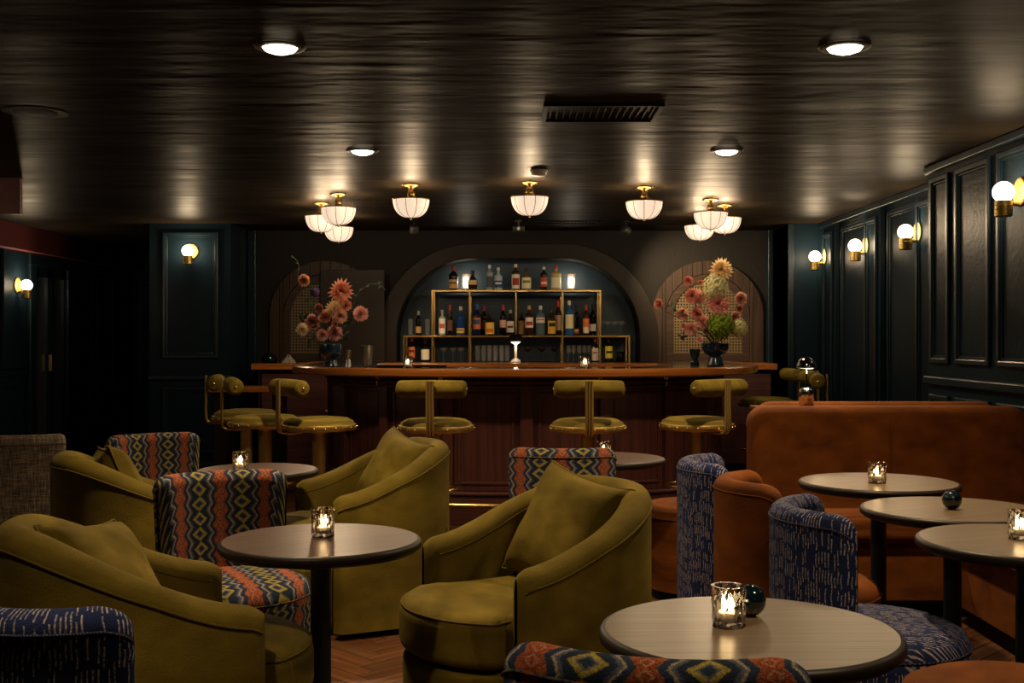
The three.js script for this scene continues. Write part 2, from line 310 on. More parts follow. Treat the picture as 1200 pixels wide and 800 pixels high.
// ceiling downlights: dark trim ring with a glowing dish
{
  const make = (X, Z, level = 1) => {
    const o = thing('ceiling_downlight', 'round recessed ceiling downlight with glowing lens and thin metal ring', 'downlight', P(X, H, Z), 0, 'downlights in the black ceiling');
    part('trim_ring', lathe([[.062, -.002], [.068, -.008], [.09, -.006], [.094, -.001]], 40), M.grille, o);
    part('lens', lathe([[0, -.026], [.03, -.024], [.055, -.015], [.066, -.002]], 32), M.lens, o);
    const s = new THREE.SpotLight(WARM, I.down * level, 0, 66 * D, 1, 2); s.position.set(0, -.05, 0); s.target.position.set(0, -2, 0); s.castShadow = true; s.shadow.radius = 2.5; s.name = 'lamp_light'; s.target.name = 'lamp_aim'; o.add(s, s.target);
  };
  for (const Z of [4.19, 6.5]) for (const X of [-.85, 1.22]) make(X, Z);
  for (const X of [-.85, 1.22]) make(X, 1.88, .45);      // the row nearest the camera is dimmed
}
// adjustable spotlights near the back wall
function spotFitting(X, Z, tx, ty, tZ, pw, label) {
  const o = thing('ceiling_spotlight', label, 'spotlight', P(X, H, Z));
  part('mount', [cyl(.045, .045, .012, 20).translate(0, -.006, 0), cyl(.008, .008, .05, 8).translate(0, -.03, 0)], M.black, o);
  const dir = P(tx, ty, tZ).sub(P(X, H - .08, Z)).normalize(), q = new THREE.Quaternion().setFromUnitVectors(V(0, -1, 0), dir);
  const head = part('head', lathe([[0, .035], [.03, .035], [.042, .02], [.045, -.03], [.04, -.03], [.036, 0], [0, 0]], 20), M.grille, o); head.position.set(0, -.08, 0); head.quaternion.copy(q);
  part('lens', cyl(.036, .036, .004, 20).translate(0, -.02, 0), M.lens, head);
  const s = new THREE.SpotLight(WARM, pw, 0, 38 * D, 1, 2); s.position.set(0, -.08, 0).addScaledVector(dir, .05); s.target.position.copy(dir).multiplyScalar(2); s.castShadow = true; s.name = 'lamp_light'; s.target.name = 'lamp_aim'; o.add(s, s.target);
}
spotFitting(1.03, 10.4, 1.95, 1.65, ZB, I.spot, 'small black ceiling spotlight beside the grille, shining on the caned arch');
spotFitting(-.88, 10.3, -.9, 1.05, 10.9, I.spot * .25, 'small black ceiling spotlight turned towards the dark left arch');
// ceiling fittings
{
  const o = thing('smoke_detector', 'small white round smoke detector above the central pendant', 'smoke detector', P(.17, H, 7.25));
  part('base', cyl(.055, .055, .012, 24).translate(0, -.006, 0), M.white, o); part('cap', lathe([[0, -.04], [.035, -.038], [.05, -.026], [.05, -.012]], 24), M.white, o);
  const c = thing('ceiling_camera', 'small dark security camera hanging by the ceiling grille', 'camera', P(.06, H, 10.35));
  part('bracket', [cyl(.035, .035, .01, 16).translate(0, -.005, 0), cyl(.01, .01, .05, 8).translate(0, -.03, 0)], M.grille, c);
  const b = part('camera_body', [new RoundedBoxGeometry(.11, .05, .07, 2, .012).translate(0, -.075, 0)], M.grille, c); part('camera_lens', cyl(.018, .018, .02, 12).rotateX(Math.PI / 2).translate(0, -.075, .04), M.chrome, b);
  const grille = (X, Z, w, d, label) => {
    const g = thing('ceiling_vent', label, 'vent', P(X, H, Z));
    part('frame', [box(-w / 2, w / 2, -.012, 0, -d / 2, -d / 2 + .02), box(-w / 2, w / 2, -.012, 0, d / 2 - .02, d / 2), box(-w / 2, -w / 2 + .02, -.012, 0, -d / 2, d / 2), box(w / 2 - .02, w / 2, -.012, 0, -d / 2, d / 2)], M.black, g);
    const n = Math.round(w / .035); const sl = new THREE.BoxGeometry(.005, .006, d - .03);
    for (let i = 0; i < n; i++) { const m = part('slat', sl, M.black, g); m.position.set(-w / 2 + .02 + (i + .5) * (w - .04) / n, -.004, 0); }
  };
  grille(.45, 10.45, .7, .22, 'dark slotted ceiling vent between camera and spotlight near the arch');
  grille(.42, 5.4, .55, .4, 'black slotted ceiling vent between the downlights');
  const s = thing('ceiling_speaker', 'flat black round ceiling speaker over the left seating', 'speaker', P(-2.25, H, 5.4));
  part('rim', lathe([[.1, 0], [.14, -.004], [.15, -.001]], 32), M.grille, s); part('speaker_grille', lathe([[0, -.008], [.1, -.004]], 32), M.black, s);
}
// wall lamps
function sconce(pos, turn, label) {
  const o = thing('wall_sconce', label, 'wall lamp', pos, turn, 'brass globe wall lamps');
  part('backplate', lathe([[0, 0], [.075, 0], [.075, .008], [.066, .014], [0, .016]], 36).rotateX(Math.PI / 2), M.brass, o);
  part('arm', bar(V(0, -.06, .005), V(0, -.06, .085), .012), M.brass, o);
  const c = part('cup', lathe([[0, -.125], [.040, -.125], [.043, -.12], [.043, -.045], [.036, -.045], [.034, -.055], [0, -.055]], 28), M.brass, o); c.position.set(0, 0, .09);
  part('cup_ring', [torus(.043, .0025, -.07, 28), torus(.043, .0025, -.09, 28), torus(.043, .0025, -.11, 28)], M.brass, c);
  const g = part('globe', new THREE.SphereGeometry(.054, 28, 18), M.globe, o); g.position.set(0, 0, .09);
  const l = new THREE.PointLight(GLOBE, I.sconce, 0, 2); l.position.set(0, 0, .09); l.castShadow = true; l.shadow.radius = 2.7; l.name = 'lamp_light'; o.add(l);
}
sconce(P(2.6, 2.03, 5.84), -Math.PI / 2, 'brass globe wall lamp on the projecting panelled wall above the rust banquette');
sconce(P(2.85, 2.03, 8.02), -Math.PI / 2, 'brass globe wall lamp on the narrow panel next to the projecting wall corner');
sconce(P(2.85, 2.03, 9.2), -Math.PI / 2, 'brass globe wall lamp between two wide dark panels on right wall');
sconce(P(2.85, 2.03, 10.42), -Math.PI / 2, 'brass globe wall lamp beside the far corner of right wall');
sconce(P(2.6, 2.03, 3.6), -Math.PI / 2, 'brass globe wall lamp on the projecting wall beside the wall tables');
sconce(P(-2.98, 2.09, 10.6), 0, 'brass globe wall lamp inside the framed panel of the column');
sconce(P(-4.75, 1.79, 7.1), Math.PI / 2, 'brass globe wall lamp on the left wall before the maroon header');
sconce(P(-4.75, 1.79, 5.0), Math.PI / 2, 'brass globe wall lamp on the left wall beside the tweed chair');
sconce(P(-4.7, 1.79, 10.86), Math.PI / 2, 'brass globe wall lamp beside the dark glazed double door');
// pendants over the bar
{
  const o = thing('pendant_lamp', 'white ribbed bowl ceiling lamp with brass neck over the bar', 'ceiling lamp', P(.12, H, 7.8), 0, 'bowl lamps in a ring above the bar');
  part('canopy', lathe([[0, 0], [.062, 0], [.062, -.008], [.05, -.016], [.02, -.02], [.02, -.026], [0, -.026]], 32), M.brassBright, o);
  part('neck', lathe([[.014, -.02], [.014, -.04], [.024, -.044], [.027, -.075], [.02, -.088], [.05, -.096], [.05, -.102], [0, -.102]], 28), M.brassBright, o);
  const R = .128, prof = []; for (let i = 0; i <= 14; i++) { const a = i / 14 * Math.PI / 2; prof.push([Math.max(.004, R * Math.pow(Math.sin(a), .72)), -.105 - .125 * Math.cos(a)]); }
  const g = lathe(prof, 60), p = g.attributes.position; for (let i = 0; i < p.count; i++) { const a = Math.atan2(p.getZ(i), p.getX(i)), k = 1 - .03 * Math.pow(Math.abs(Math.cos(a * 5)), 8); p.setX(i, p.getX(i) * k); p.setZ(i, p.getZ(i) * k); } g.computeVertexNormals();
  const sh = part('shade', g, M.shade, o);
  for (let k = 0; k < 10; k++) { const a = (k + 0) / 10 * Math.PI * 2; part('rib', tube(prof.map(([r, y]) => V(Math.cos(a) * (r * .972 + .001), y, Math.sin(a) * (r * .972 + .001))), .0022, 14, 4), M.rib, sh); }
  part('rim', torus(R, .004, -.105, 48), M.brassDark, o);
  part('finial', lathe([[0, -.247], [.006, -.243], [.008, -.237], [.003, -.231], [.004, -.225]], 12), M.brassBright, o);
  const l = new THREE.PointLight(GLOBE, I.pendant, 0, 2); l.position.set(0, -.15, 0); l.castShadow = true; l.shadow.radius = 1.5; l.name = 'lamp_light'; o.add(l);
  for (const [X, Z, t] of [[-.7, 7.93, .1], [.93, 8.05, .2], [-1.28, 8.43, .3], [1.52, 8.75, .15], [-1.5, 9.0, .25], [-1.5, 9.9, .05], [1.7, 9.13, .1], [1.6, 9.75, .3]]) dup(o, P(X, H, Z), t);
}

// ---------- the bar ----------
const BC = { x: .1, Z: 9.6, a: 1.86, b: 2.0, n: 2.6 };
const BAR = (() => {                                   // outer edge of the counter from the right rear round the front to the left rear
  const pts = []; const sp = (c, e) => Math.sign(c) * Math.pow(Math.abs(c), e);
  pts.push([BC.x + BC.a, 10.25]);
  for (let i = 0; i <= 600; i++) { const t = i / 600 * Math.PI; pts.push([BC.x + BC.a * sp(Math.cos(t), 2 / BC.n), BC.Z - BC.b * sp(Math.sin(t), 2 / BC.n)]); }
  pts.push([BC.x - BC.a, 10.25]);
  const s = [0]; for (let i = 1; i < pts.length; i++) s.push(s[i - 1] + Math.hypot(pts[i][0] - pts[i - 1][0], pts[i][1] - pts[i - 1][1]));
  return { pts, s, L: s[s.length - 1] };
})();
function barAt(s, off = 0) {
  s = clamp(s, 0, BAR.L); let lo = 0, hi = BAR.s.length - 1; while (hi - lo > 1) { const m = lo + hi >> 1; BAR.s[m] <= s ? lo = m : hi = m; }
  const at = q => { const k = clamp(q, 0, BAR.L); let i = BAR.s.findIndex(v => v >= k); if (i < 1) i = 1; const f = (k - BAR.s[i - 1]) / Math.max(1e-9, BAR.s[i] - BAR.s[i - 1]); return [BAR.pts[i - 1][0] + f * (BAR.pts[i][0] - BAR.pts[i - 1][0]), BAR.pts[i - 1][1] + f * (BAR.pts[i][1] - BAR.pts[i - 1][1])]; };
  const p = at(s), a = at(s - .05), b = at(s + .05), l = Math.hypot(b[0] - a[0], b[1] - a[1]);
  const nx = -(b[1] - a[1]) / l, nZ = (b[0] - a[0]) / l;      // outward: towards the camera at the front
  return [p[0] + nx * off, p[1] + nZ * off];
}
{ const f = barAt(BAR.L / 2, 1); if (f[1] > 7.6) throw new Error('bar normal points inwards'); }
function curved(s0, s1, o0, o1, y0, y1, step = .06, bev = .004) {   // a slab that follows the bar, offsets o0 < o1 outwards
  const n = Math.max(2, Math.ceil((s1 - s0) / step)), pos = [], idx = [], uv = [];
  const ring = [[o0, y0], [o1 - bev, y0], [o1, y0 + bev], [o1, y1 - bev], [o1 - bev, y1], [o0, y1]], k = ring.length;
  const rows = []; for (let i = 0; i <= n; i++) { const s = s0 + (s1 - s0) * i / n; rows.push(ring.map(([o, y]) => { const [x, Z] = barAt(s, o); return [x, y, -Z, s]; })); }
  const quad = (a, b, c, d, u, v0, v1) => { for (const [q, vv] of [[a, v0], [b, v0], [c, v1], [a, v0], [c, v1], [d, v1]]) { pos.push(q[0], q[1], q[2]); uv.push(u ? q[3] : q[3], vv); } };
  let acc = [0]; for (let j = 0; j < k; j++) { const a = ring[j], b = ring[(j + 1) % k]; acc.push(acc[j] + Math.hypot(a[0] - b[0], a[1] - b[1])); }
  for (let i = 0; i < n; i++) for (let j = 0; j < k; j++) { const j2 = (j + 1) % k; quad(rows[i + 1][j], rows[i][j], rows[i][j2], rows[i + 1][j2], 1, acc[j], acc[j + 1]); }
  for (const [r, flip] of [[rows[0], 1], [rows[n], 0]]) for (let j = 1; j < k - 1; j++) for (const q of flip ? [r[0], r[j], r[j + 1]] : [r[0], r[j + 1], r[j]]) { pos.push(q[0], q[1], q[2]); uv.push(q[0], q[1]); }
  const g = new THREE.BufferGeometry(); g.setAttribute('position', new THREE.Float32BufferAttribute(pos, 3)); g.setAttribute('uv', new THREE.Float32BufferAttribute(uv, 2)); g.computeVertexNormals(); return g;
}
const turnUV = g => { const uv = g.attributes.uv; for (let i = 0; i < uv.count; i++) uv.setXY(i, uv.getY(i), uv.getX(i)); return g; };
const BH = 1.08;
{
  const b = thing('bar_counter', 'curved dark mahogany bar counter with glossy amber edge and panelled front', 'bar', V(0, 0, 0));
  const L = BAR.L, mid = L / 2;
  const top = part('counter_edge', curved(0, L, -.10, 0, BH - .058, BH, .05, .01), M.amber, b);
  part('counter_top', curved(0, L, -.66, -.10, BH - .05, BH - .003, .06), M.barTop, b);
  part('core', curved(0, L, -.60, -.33, .0, BH - .06, .08), M.darkWood, b);
  part('frieze', curved(0, L, -.33, -.285, .955, BH - .058, .05), M.bar, b);
  part('cornice', curved(0, L, -.30, -.255, .975, .995, .05, .008), M.bar, b);
  part('cornice', curved(0, L, -.30, -.268, .94, .958, .05, .006), M.bar, b);
  part('plinth', curved(0, L, -.33, -.25, .0, .2, .05), M.bar, b);
  part('plinth_cap', curved(0, L, -.33, -.235, .2, .225, .05, .008), M.bar, b);
  const bay = .6, n = Math.floor(mid / bay);
  for (let k = -n; k <= n; k++) part('pilaster', turnUV(curved(mid + k * bay - .045, mid + k * bay + .045, -.33, -.27, .225, 1.02, .03)), M.bar, b);
  for (let k = -n; k < n; k++) {
    const s0 = mid + k * bay + .045, s1 = s0 + bay - .09;
    part('panel', turnUV(curved(s0, s1, -.33, -.31, .225, .955, .06)), M.bar, b);
    part('panel_moulding', [curved(s0 + .04, s1 - .04, -.31, -.3, .27, .29), curved(s0 + .04, s1 - .04, -.31, -.3, .89, .91), curved(s0 + .04, s0 + .06, -.31, -.3, .27, .91), curved(s1 - .06, s1 - .04, -.31, -.3, .27, .91)], M.bar, b);
  }
  const rail = []; for (let i = 0; i <= 60; i++) { const [x, Z] = barAt(.1 + (L - .2) * i / 60, -.13); rail.push(P(x, .15, Z)); }
  part('foot_rail', tube(rail, .02, 160, 8), M.brassBright, b);
  for (let k = -n; k <= n; k++) { const [x, Z] = barAt(mid + k * bay, -.13), [x2, Z2] = barAt(mid + k * bay, -.25); part('rail_bracket', bar(P(x, .15, Z), P(x2, .15, Z2), .01), M.brass, b); }
  for (const k of [-1, 1, 2, -2]) {                       // bag hooks
    const [x, Z] = barAt(mid - k * bay + .05, -.26), hk = part('bag_hook', [tube([V(0, .02, 0), V(0, .0, .025), V(0, -.02, .03), V(0, -.035, .02), V(0, -.03, .005)], .005, 12, 6), cyl(.014, .014, .006, 12).rotateX(Math.PI / 2).translate(0, .02, 0)], M.brassBright, b); hk.position.copy(P(x, .985, Z));
  }
}
// back counter
{
  const c = thing('back_counter', 'long dark wooden counter below the arched niche', 'counter', V(0, 0, 0));
  part('worktop', boxUV(boxZ(-2.45, 2.49, .99, 1.05, 10.72, ZB - .002, .008)), M.amber, c);
  part('body', boxUV(boxZ(-2.4, 2.45, 0, .99, 10.8, ZB - .002)), M.darkWood, c);
  for (let k = 0; k < 7; k++) { const d = part('cabinet_door', boxUV(boxZ(-2.36 + k * .69, -2.36 + k * .69 + .66, .1, .95, 10.78, 10.8, .004)), M.bar, c); part('knob', new THREE.SphereGeometry(.014, 10, 8).translate(-1.75 + k * .69, .6, -10.77), M.brass, d); }
  const s = thing('service_shelf', 'low reddish wooden service shelf at the rear of the bar', 'shelf', P(-2.18, 0, 9.6));
  part('shelf_board', boxUV(box(-.32, .3, .84, .88, -.2, .2, .006)), M.amber, s);
  part('support', box(-.28, -.22, 0, .84, -.16, .16), M.darkWood, s); part('support', box(.2, .26, 0, .84, -.16, .16), M.darkWood, s);
}
// caned arched doors either side of the niche
function archDoor(cx, label) {
  const o = thing('arched_cabinet_door', label, 'cabinet door', P(cx, 0, ZB));
  const y0 = 1.0515, sp = 1.5, R = .55, r = .415, rc = .345, yi = 1.075;
  const up = (x, q) => sp + Math.sqrt(Math.max(0, q * q - x * x));
  const cuts = []; for (let x = -R; x <= R + 1e-6; x += .1) cuts.push(x); for (const x of [-r, r]) cuts.push(x); cuts.sort((a, b) => a - b);
  for (let i = 0; i < cuts.length - 1; i++) {
    const a = cuts[i], b = cuts[i + 1]; if (b - a < .015) continue;
    const inside = Math.abs((a + b) / 2) < r, A = a + .002, B = b - .002, s = [];
    for (let k = 0; k <= 8; k++) { const x = A + (B - A) * k / 8; s.push([x, up(x, R)]); }
    if (inside) for (let k = 8; k >= 0; k--) { const x = A + (B - A) * k / 8; s.push([x, up(x, r + .004)]); } else { s.push([B, y0]); s.push([A, y0]); }
    const g = boxUV(extr(new THREE.Shape(s.map(q => new THREE.Vector2(...q))), .035 + .004 * hash(i, 3, 1), .002)); const uv = g.attributes.uv; for (let k = 0; k < uv.count; k++) uv.setXY(k, uv.getY(k) + i * .21, uv.getX(k) + i * .13);
    part('board', g, M.door, o);
  }
  const f = new THREE.Shape(); f.moveTo(-r, y0); f.lineTo(-r, sp); f.absarc(0, sp, r, Math.PI, 0, true); f.lineTo(r, y0); f.lineTo(-r, y0);
  const hp = new THREE.Path(); hp.moveTo(-rc, yi + .06); hp.lineTo(-rc, sp); hp.absarc(0, sp, rc, Math.PI, 0, true); hp.lineTo(rc, yi + .06); hp.lineTo(-rc, yi + .06); f.holes.push(hp);
  part('inner_frame', boxUV(extr(f, .03, .003, 1, 28)), M.door, o);
  part('backing', boxZ(-rc - .02, rc + .02, y0 + .02, sp + .3, -.004, .0), M.black, o);
  const strips = []; const st = .0285;
  for (let x = -rc + st / 2; x < rc; x += st) strips.push(box(x - .0065, x + .0065, yi + .06, up(x, rc), .010, .013));
  for (let y = yi + .06 + st / 2; y < sp + rc; y += st) { const w = y < sp ? rc : Math.sqrt(Math.max(0, rc * rc - (y - sp) ** 2)); if (w > .02) strips.push(box(-w, w, y - .0065, y + .0065, .013, .016)); }
  const cn = part('cane_mesh', strips, M.cane, o); cn.userData.label = 'golden woven cane mesh';
}
archDoor(1.93, 'brown wooden arched door with cane mesh behind the vase with green hydrangea');
archDoor(-1.84, 'dark arched cane door partly hidden by the plain board');
{
  const o = thing('wooden_board', 'plain dark upright board standing on back counter before the arch', 'board', P(-1.55, 1.051, 11.12));
  part('board_panel', boxUV(box(-.31, .31, 0, .9, -.012, .012, .004)), M.darkWood, o); part('foot', box(-.28, -.22, 0, .02, -.06, .06, .004), M.darkWood, o); part('foot', box(.22, .28, 0, .02, -.06, .06, .004), M.darkWood, o);
}
// brass shelving in the niche
const SH = { base: 1.0505, mid: 1.314, top: 1.763, Z: 11.42 };
{
  const o = thing('brass_shelving', 'brass framed bottle shelving inside the arched niche', 'shelving', V(0, 0, 0));
  const Zf = 11.31, Zb = 11.62, t = .018;
  const up = (X, h0, h1) => { for (const Z of [Zf, Zb]) part('upright', boxZ(X - t / 2, X + t / 2, h0, h1, Z - t / 2, Z + t / 2, .002), M.brassBright, o); };
  for (const X of [-.788, -.42, .04, .5, .872]) up(X, SH.mid, SH.top);
  for (const X of [-1.07, -.788, -.42, .5, .872, 1.16]) up(X, SH.base, SH.mid);
  const shelf = (x0, x1, h) => {
    const s = part('shelf', boxZ(x0, x1, h - .01, h, Zf, Zb), M.darkWood, o);
    part('shelf_rail', [boxZ(x0 - t / 2, x1 + t / 2, h - .017, h + .001, Zf - t / 2 - .001, Zf + t / 2, .002), boxZ(x0 - t / 2, x1 + t / 2, h - .017, h + .001, Zb - t / 2, Zb + t / 2, .002)], M.brassBright, s);
  };
  shelf(-.788, .872, SH.top); shelf(-1.07, 1.16, SH.mid);
}
// bottles
const glassMats = {};
const bottleGlass = c => glassMats[c] ??= phy({ color: new THREE.Color(c), roughness: .06, clearcoat: 1, clearcoatRoughness: .04, transmission: 0, specularIntensity: 1 });
const labelMats = {};
const matte = c => labelMats[c] ??= std({ color: new THREE.Color(c), roughness: .6 });
function bottle(px, shelf, hpx, wpx, kind, gc, lc, cc, label, o2 = {}) {
  const k = .00850, X = (px - 600) * k * (o2.Z ? o2.Z / 11.4 : 1), h = hpx * k, r = wpx * k / 2, Z = o2.Z ?? 11.42;
  const o = thing('bottle', label, 'bottle', P(X, shelf, Z), rr(-.2, .2), 'bottles in the arched niche');
  const nr = Math.max(.011, r * .32), sh = kind === 'squat' ? .58 : kind === 'wine' ? .6 : kind === 'round' ? .5 : .66;
  const prof = [[0, .003], [r * .86, 0], [r, .008], [r, h * sh]];
  if (kind === 'wine') prof.push([r * .93, h * (sh + .07)], [r * .6, h * (sh + .14)], [nr, h * (sh + .2)], [nr, h * .9]);
  else if (kind === 'squat') prof.push([r * .92, h * (sh + .06)], [nr * 1.2, h * (sh + .13)], [nr, h * .86]);
  else if (kind === 'round') { prof.length = 2; for (let i = 0; i <= 8; i++) { const a = -.9 + i / 8 * 2.2; prof.push([r * Math.cos(a * .75) * 1.0, h * (.32 + .30 * Math.sin(a))]); } prof.push([nr, h * .72], [nr, h * .86]); }
  else prof.push([r * .96, h * (sh + .04)], [r * .55, h * (sh + .09)], [nr, h * (sh + .12)], [nr, h * .88]);
  part('glass_body', lathe(prof, 20), bottleGlass(gc), o);
  const cb = kind === 'wine' ? .82 : .87;
  part('cap', lathe([[nr * 1.12, h * cb], [nr * 1.2, h * cb + .002], [nr * 1.2, h * .985], [nr * .9, h], [0, h]], 14), matte(cc), o);
  if (lc) {
    const y0 = h * (o2.y0 ?? .1), y1 = h * (o2.y1 ?? .5), lr = kind === 'round' ? r * 1.0 : r + .0012;
    const lab = part('paper_label', new THREE.CylinderGeometry(lr, lr, y1 - y0, 20, 1, true, -1.15, 2.3).translate(0, (y0 + y1) / 2, 0), matte(lc), o); lab.material.side = THREE.DoubleSide;
    if (o2.b) part('label_band', new THREE.CylinderGeometry(lr + .0008, lr + .0008, (y1 - y0) * (o2.bh ?? .22), 16, 1, true, -.8, 1.6).translate(0, y0 + (y1 - y0) * (o2.by ?? .62), 0), Object.assign(matte(o2.b), { side: THREE.DoubleSide }), lab);
  }
}
const z5 = X => 440 + X / 3.53;
{
  const t = SH.top + .001, m = SH.mid + .001, b = SH.base + .0005;
  bottle(z5(322), t, 28, 11, 'wine', '#160a05', '#c9a06a', '#8c1f18', 'dark bottle with tan label and red cap at the end of the top shelf', { b: '#7a3a1a', y0: .08, y1: .45 });
  bottle(z5(402), t, 24, 12, 'round', '#2a1208', '#d9b984', '#120c08', 'squat amber bottle with cream seal beside a glowing lantern', { y0: .28, y1: .5, Z: 11.44 });
  bottle(z5(472), t, 30, 9, 'spirit', '#8d9599', '#3c4650', '#c9cdd0', 'tall clear bottle with grey label on the top shelf', { y0: .12, y1: .55 });
  bottle(z5(508), t, 27, 10, 'squat', '#a8b8c4', '#27456b', '#cfd3d4', 'short clear bottle with blue label on the top shelf', { b: '#dfe6ea', y0: .12, y1: .42 });
  bottle(z5(580), t, 31, 10, 'spirit', '#3a2418', '#e6dccb', '#e0d2b6', 'tall bottle with white and red label and cream stopper', { b: '#9c241c', bh: .5, by: .5, y0: .06, y1: .6 });
  bottle(z5(625), t, 26, 11.5, 'squat', '#6a5030', '#e8dfb9', '#2a241e', 'wide bottle with large cream label on the top shelf', { b: '#8a7a48', y0: .08, y1: .58 });
  bottle(z5(697), t, 28, 9, 'spirit', '#1d0c07', '#b64a34', '#d8cfc0', 'dark bottle with brick red label and pale cap', { b: '#e3d5c0', by: .4, y0: .15, y1: .55 });
  bottle(z5(747), t, 29, 12, 'spirit', '#b9a765', '#e9e3c4', '#b0342c', 'pale straw coloured bottle with red cap beside the lantern', { y0: .1, y1: .52 });
  bottle(z5(275), m, 30, 8, 'spirit', '#9aa09a', '#efeae0', '#9c9c98', 'slim clear bottle with white label and orange spot', { b: '#c2562c', bh: .3, by: .5, y0: .08, y1: .66 });
  bottle(z5(307), m, 36, 7, 'wine', '#0d0705', '#5c3a22', '#b52a20', 'slim black bottle with brown label and red capsule', { y0: .15, y1: .5 });
  bottle(z5(352), m, 34, 10, 'squat', '#1b3c78', '#d8b24a', '#d8d4c8', 'blue decorated bottle with yellow band at its foot', { y0: .08, y1: .25, b: '#24508f' });
  bottle(z5(420), m, 37, 10, 'wine', '#101c3a', '#c06a34', '#2a5ea6', 'dark blue bottle with orange label and blue cap', { b: '#2b3f78', bh: .4, y0: .2, y1: .56, Z: 11.4 });
  bottle(z5(449), m, 35, 8, 'wine', '#140906', '#77451f', '#a8261e', 'dark bottle with red capsule standing behind the yellow labelled bottle', { y0: .2, y1: .5, Z: 11.5 });
  bottle(z5(473), m, 27, 11, 'squat', '#2a1409', '#e8c24c', '#1b120c', 'broad dark bottle with bright yellow and orange label', { b: '#d2641e', bh: .34, by: .3, y0: .06, y1: .56, Z: 11.38 });
  bottle(z5(528), m, 36, 8, 'wine', '#120807', '#d6a9a0', '#c02a22', 'dark bottle with pink oval label and red capsule', { y0: .26, y1: .5 });
  bottle(z5(558), m, 30, 9, 'squat', '#241a12', '#e9dfcf', '#a9a49a', 'dark bottle with cream diamond label', { b: '#4d4238', bh: .2, by: .5, y0: .12, y1: .55 });
  bottle(z5(605), m, 27, 9, 'spirit', '#1a100a', '#b58a52', '#1a1410', 'dark bottle with tan kraft label behind the table lamp', { y0: .06, y1: .64, Z: 11.52 });
  bottle(z5(636), m, 35, 10, 'spirit', '#3a1d10', '#eadfd2', '#c8a25a', 'brown bottle with white label and red bird emblem', { b: '#a8281e', bh: .36, by: .42, y0: .26, y1: .6 });
  bottle(z5(683), m, 35, 11, 'spirit', '#5d6a72', '#ded4c8', '#cfd2d2', 'grey clear bottle with pale band and silver cap', { b: '#b0453a', bh: .2, y0: .42, y1: .6 });
  bottle(z5(728), m, 34, 10, 'squat', '#2a2008', '#dba92e', '#20180c', 'short shouldered bottle with yellow and black label', { b: '#191208', bh: .3, by: .7, y0: .06, y1: .5, Z: 11.39 });
  bottle(z5(757), m, 41, 8, 'wine', '#2c1a14', '#c79f86', '#c8322a', 'tall bottle with tan label and red capsule beside a brass upright', { y0: .15, y1: .58, Z: 11.48 });
  bottle(z5(802), m, 41, 10, 'spirit', '#2a64a0', '#e6dcae', '#e8e2d0', 'tall blue bottle with cream label and white cap', { y0: .2, y1: .6 });
  bottle(z5(832), m, 36, 7, 'wine', '#07070a', '#8d3a22', '#15120f', 'slim black bottle with red and gold label', { b: '#d2b04e', bh: .3, y0: .05, y1: .22 });
  bottle(z5(872), m, 36, 8, 'wine', '#3a1408', '#d9752a', '#b82c22', 'dark bottle with orange label and red neck', { b: '#e6d6be', bh: .4, by: .2, y0: .08, y1: .55, Z: 11.39 });
  bottle(z5(899), m, 37, 8, 'wine', '#08090a', '#e5e0d4', '#121212', 'black bottle with white label low on its body', { y0: .14, y1: .36, Z: 11.46 });
  bottle(z5(177), m, 29, 7, 'wine', '#150d08', '#b08a56', '#8f8a7e', 'slim dark bottle between two tall empty glasses', { y0: .1, y1: .36 });
  bottle(z5(149), b, 28, 8, 'spirit', '#130a06', '#c4642c', '#a8481e', 'dark bottle with orange label standing on the lower shelf corner', { b: '#3c1c10', y0: .18, y1: .62 });
  bottle(z5(205), b, 26, 10, 'squat', '#14100c', '#e6dcc0', '#141210', 'dark bottle with large cream label on the lower shelf', { y0: .1, y1: .56 });
  bottle(z5(910), b, 27, 8, 'spirit', '#2a140a', '#ead9c6', '#c8662c', 'bottle with pale pink label and orange neck on the lower shelf', { b: '#a86a5a', bh: .12, y0: .06, y1: .6 });
  bottle(z5(965), b, 28, 9.5, 'spirit', '#10130c', '#d9c82a', '#3a3a2a', 'black bottle with yellow graffiti label on the lower shelf', { b: '#15160c', bh: .2, by: .5, y0: .16, y1: .66 });
}
// glasses
function glassware(name, label, group, spots, prof, mat = M.glass, Z = 11.45) {
  let first = null;
  for (const [px, h] of spots) {
    const X = (px - 600) * .0085, pos = P(X, h, Z + (rnd() - .5) * .02);
    if (first) { dup(first, pos, 0); continue; }
    first = thing(name, label, 'glass', pos, 0, group); part('bowl', lathe(prof.bowl, 20), mat, first); if (prof.stem) part('stem', lathe(prof.stem, 12), mat, first); if (prof.foot) part('foot', lathe(prof.foot, 20), mat, first);
  }
}
const coupe = { bowl: [[.004, .1], [.02, .106], [.031, .118], [.036, .14], [.0355, .14], [.030, .12], [.019, .108], [0, .103]], stem: [[.0035, .004], [.003, .05], [.004, .1]], foot: [[0, 0], [.032, 0], [.032, .002], [.004, .005]] };
const high = { bowl: [[0, 0], [.023, 0], [.024, .004], [.027, .165], [.0256, .165], [.0225, .012], [0, .01]] };
const wine = { bowl: [[.004, .08], [.015, .084], [.023, .105], [.024, .13], [.02, .165], [.0194, .165], [.0232, .13], [.0222, .106], [.014, .086], [0, .083]], stem: [[.0035, .004], [.003, .04], [.004, .08]], foot: [[0, 0], [.023, 0], [.023, .002], [.004, .005]] };
const bz = SH.base + .0005, mz = SH.mid + .001;
glassware('coupe_glass', 'clear coupe glass in the lower bay below the blue bottle', 'coupe glasses on the lower shelf', [[z5(280), bz], [z5(320), bz], [z5(352), bz]], coupe);
glassware('highball_glass', 'clear tall highball glass in the row beside the table lamp', 'highball glasses beside the lamp', [422, 447, 471, 496, 522, 545].map(x => [z5(x), bz]), high);
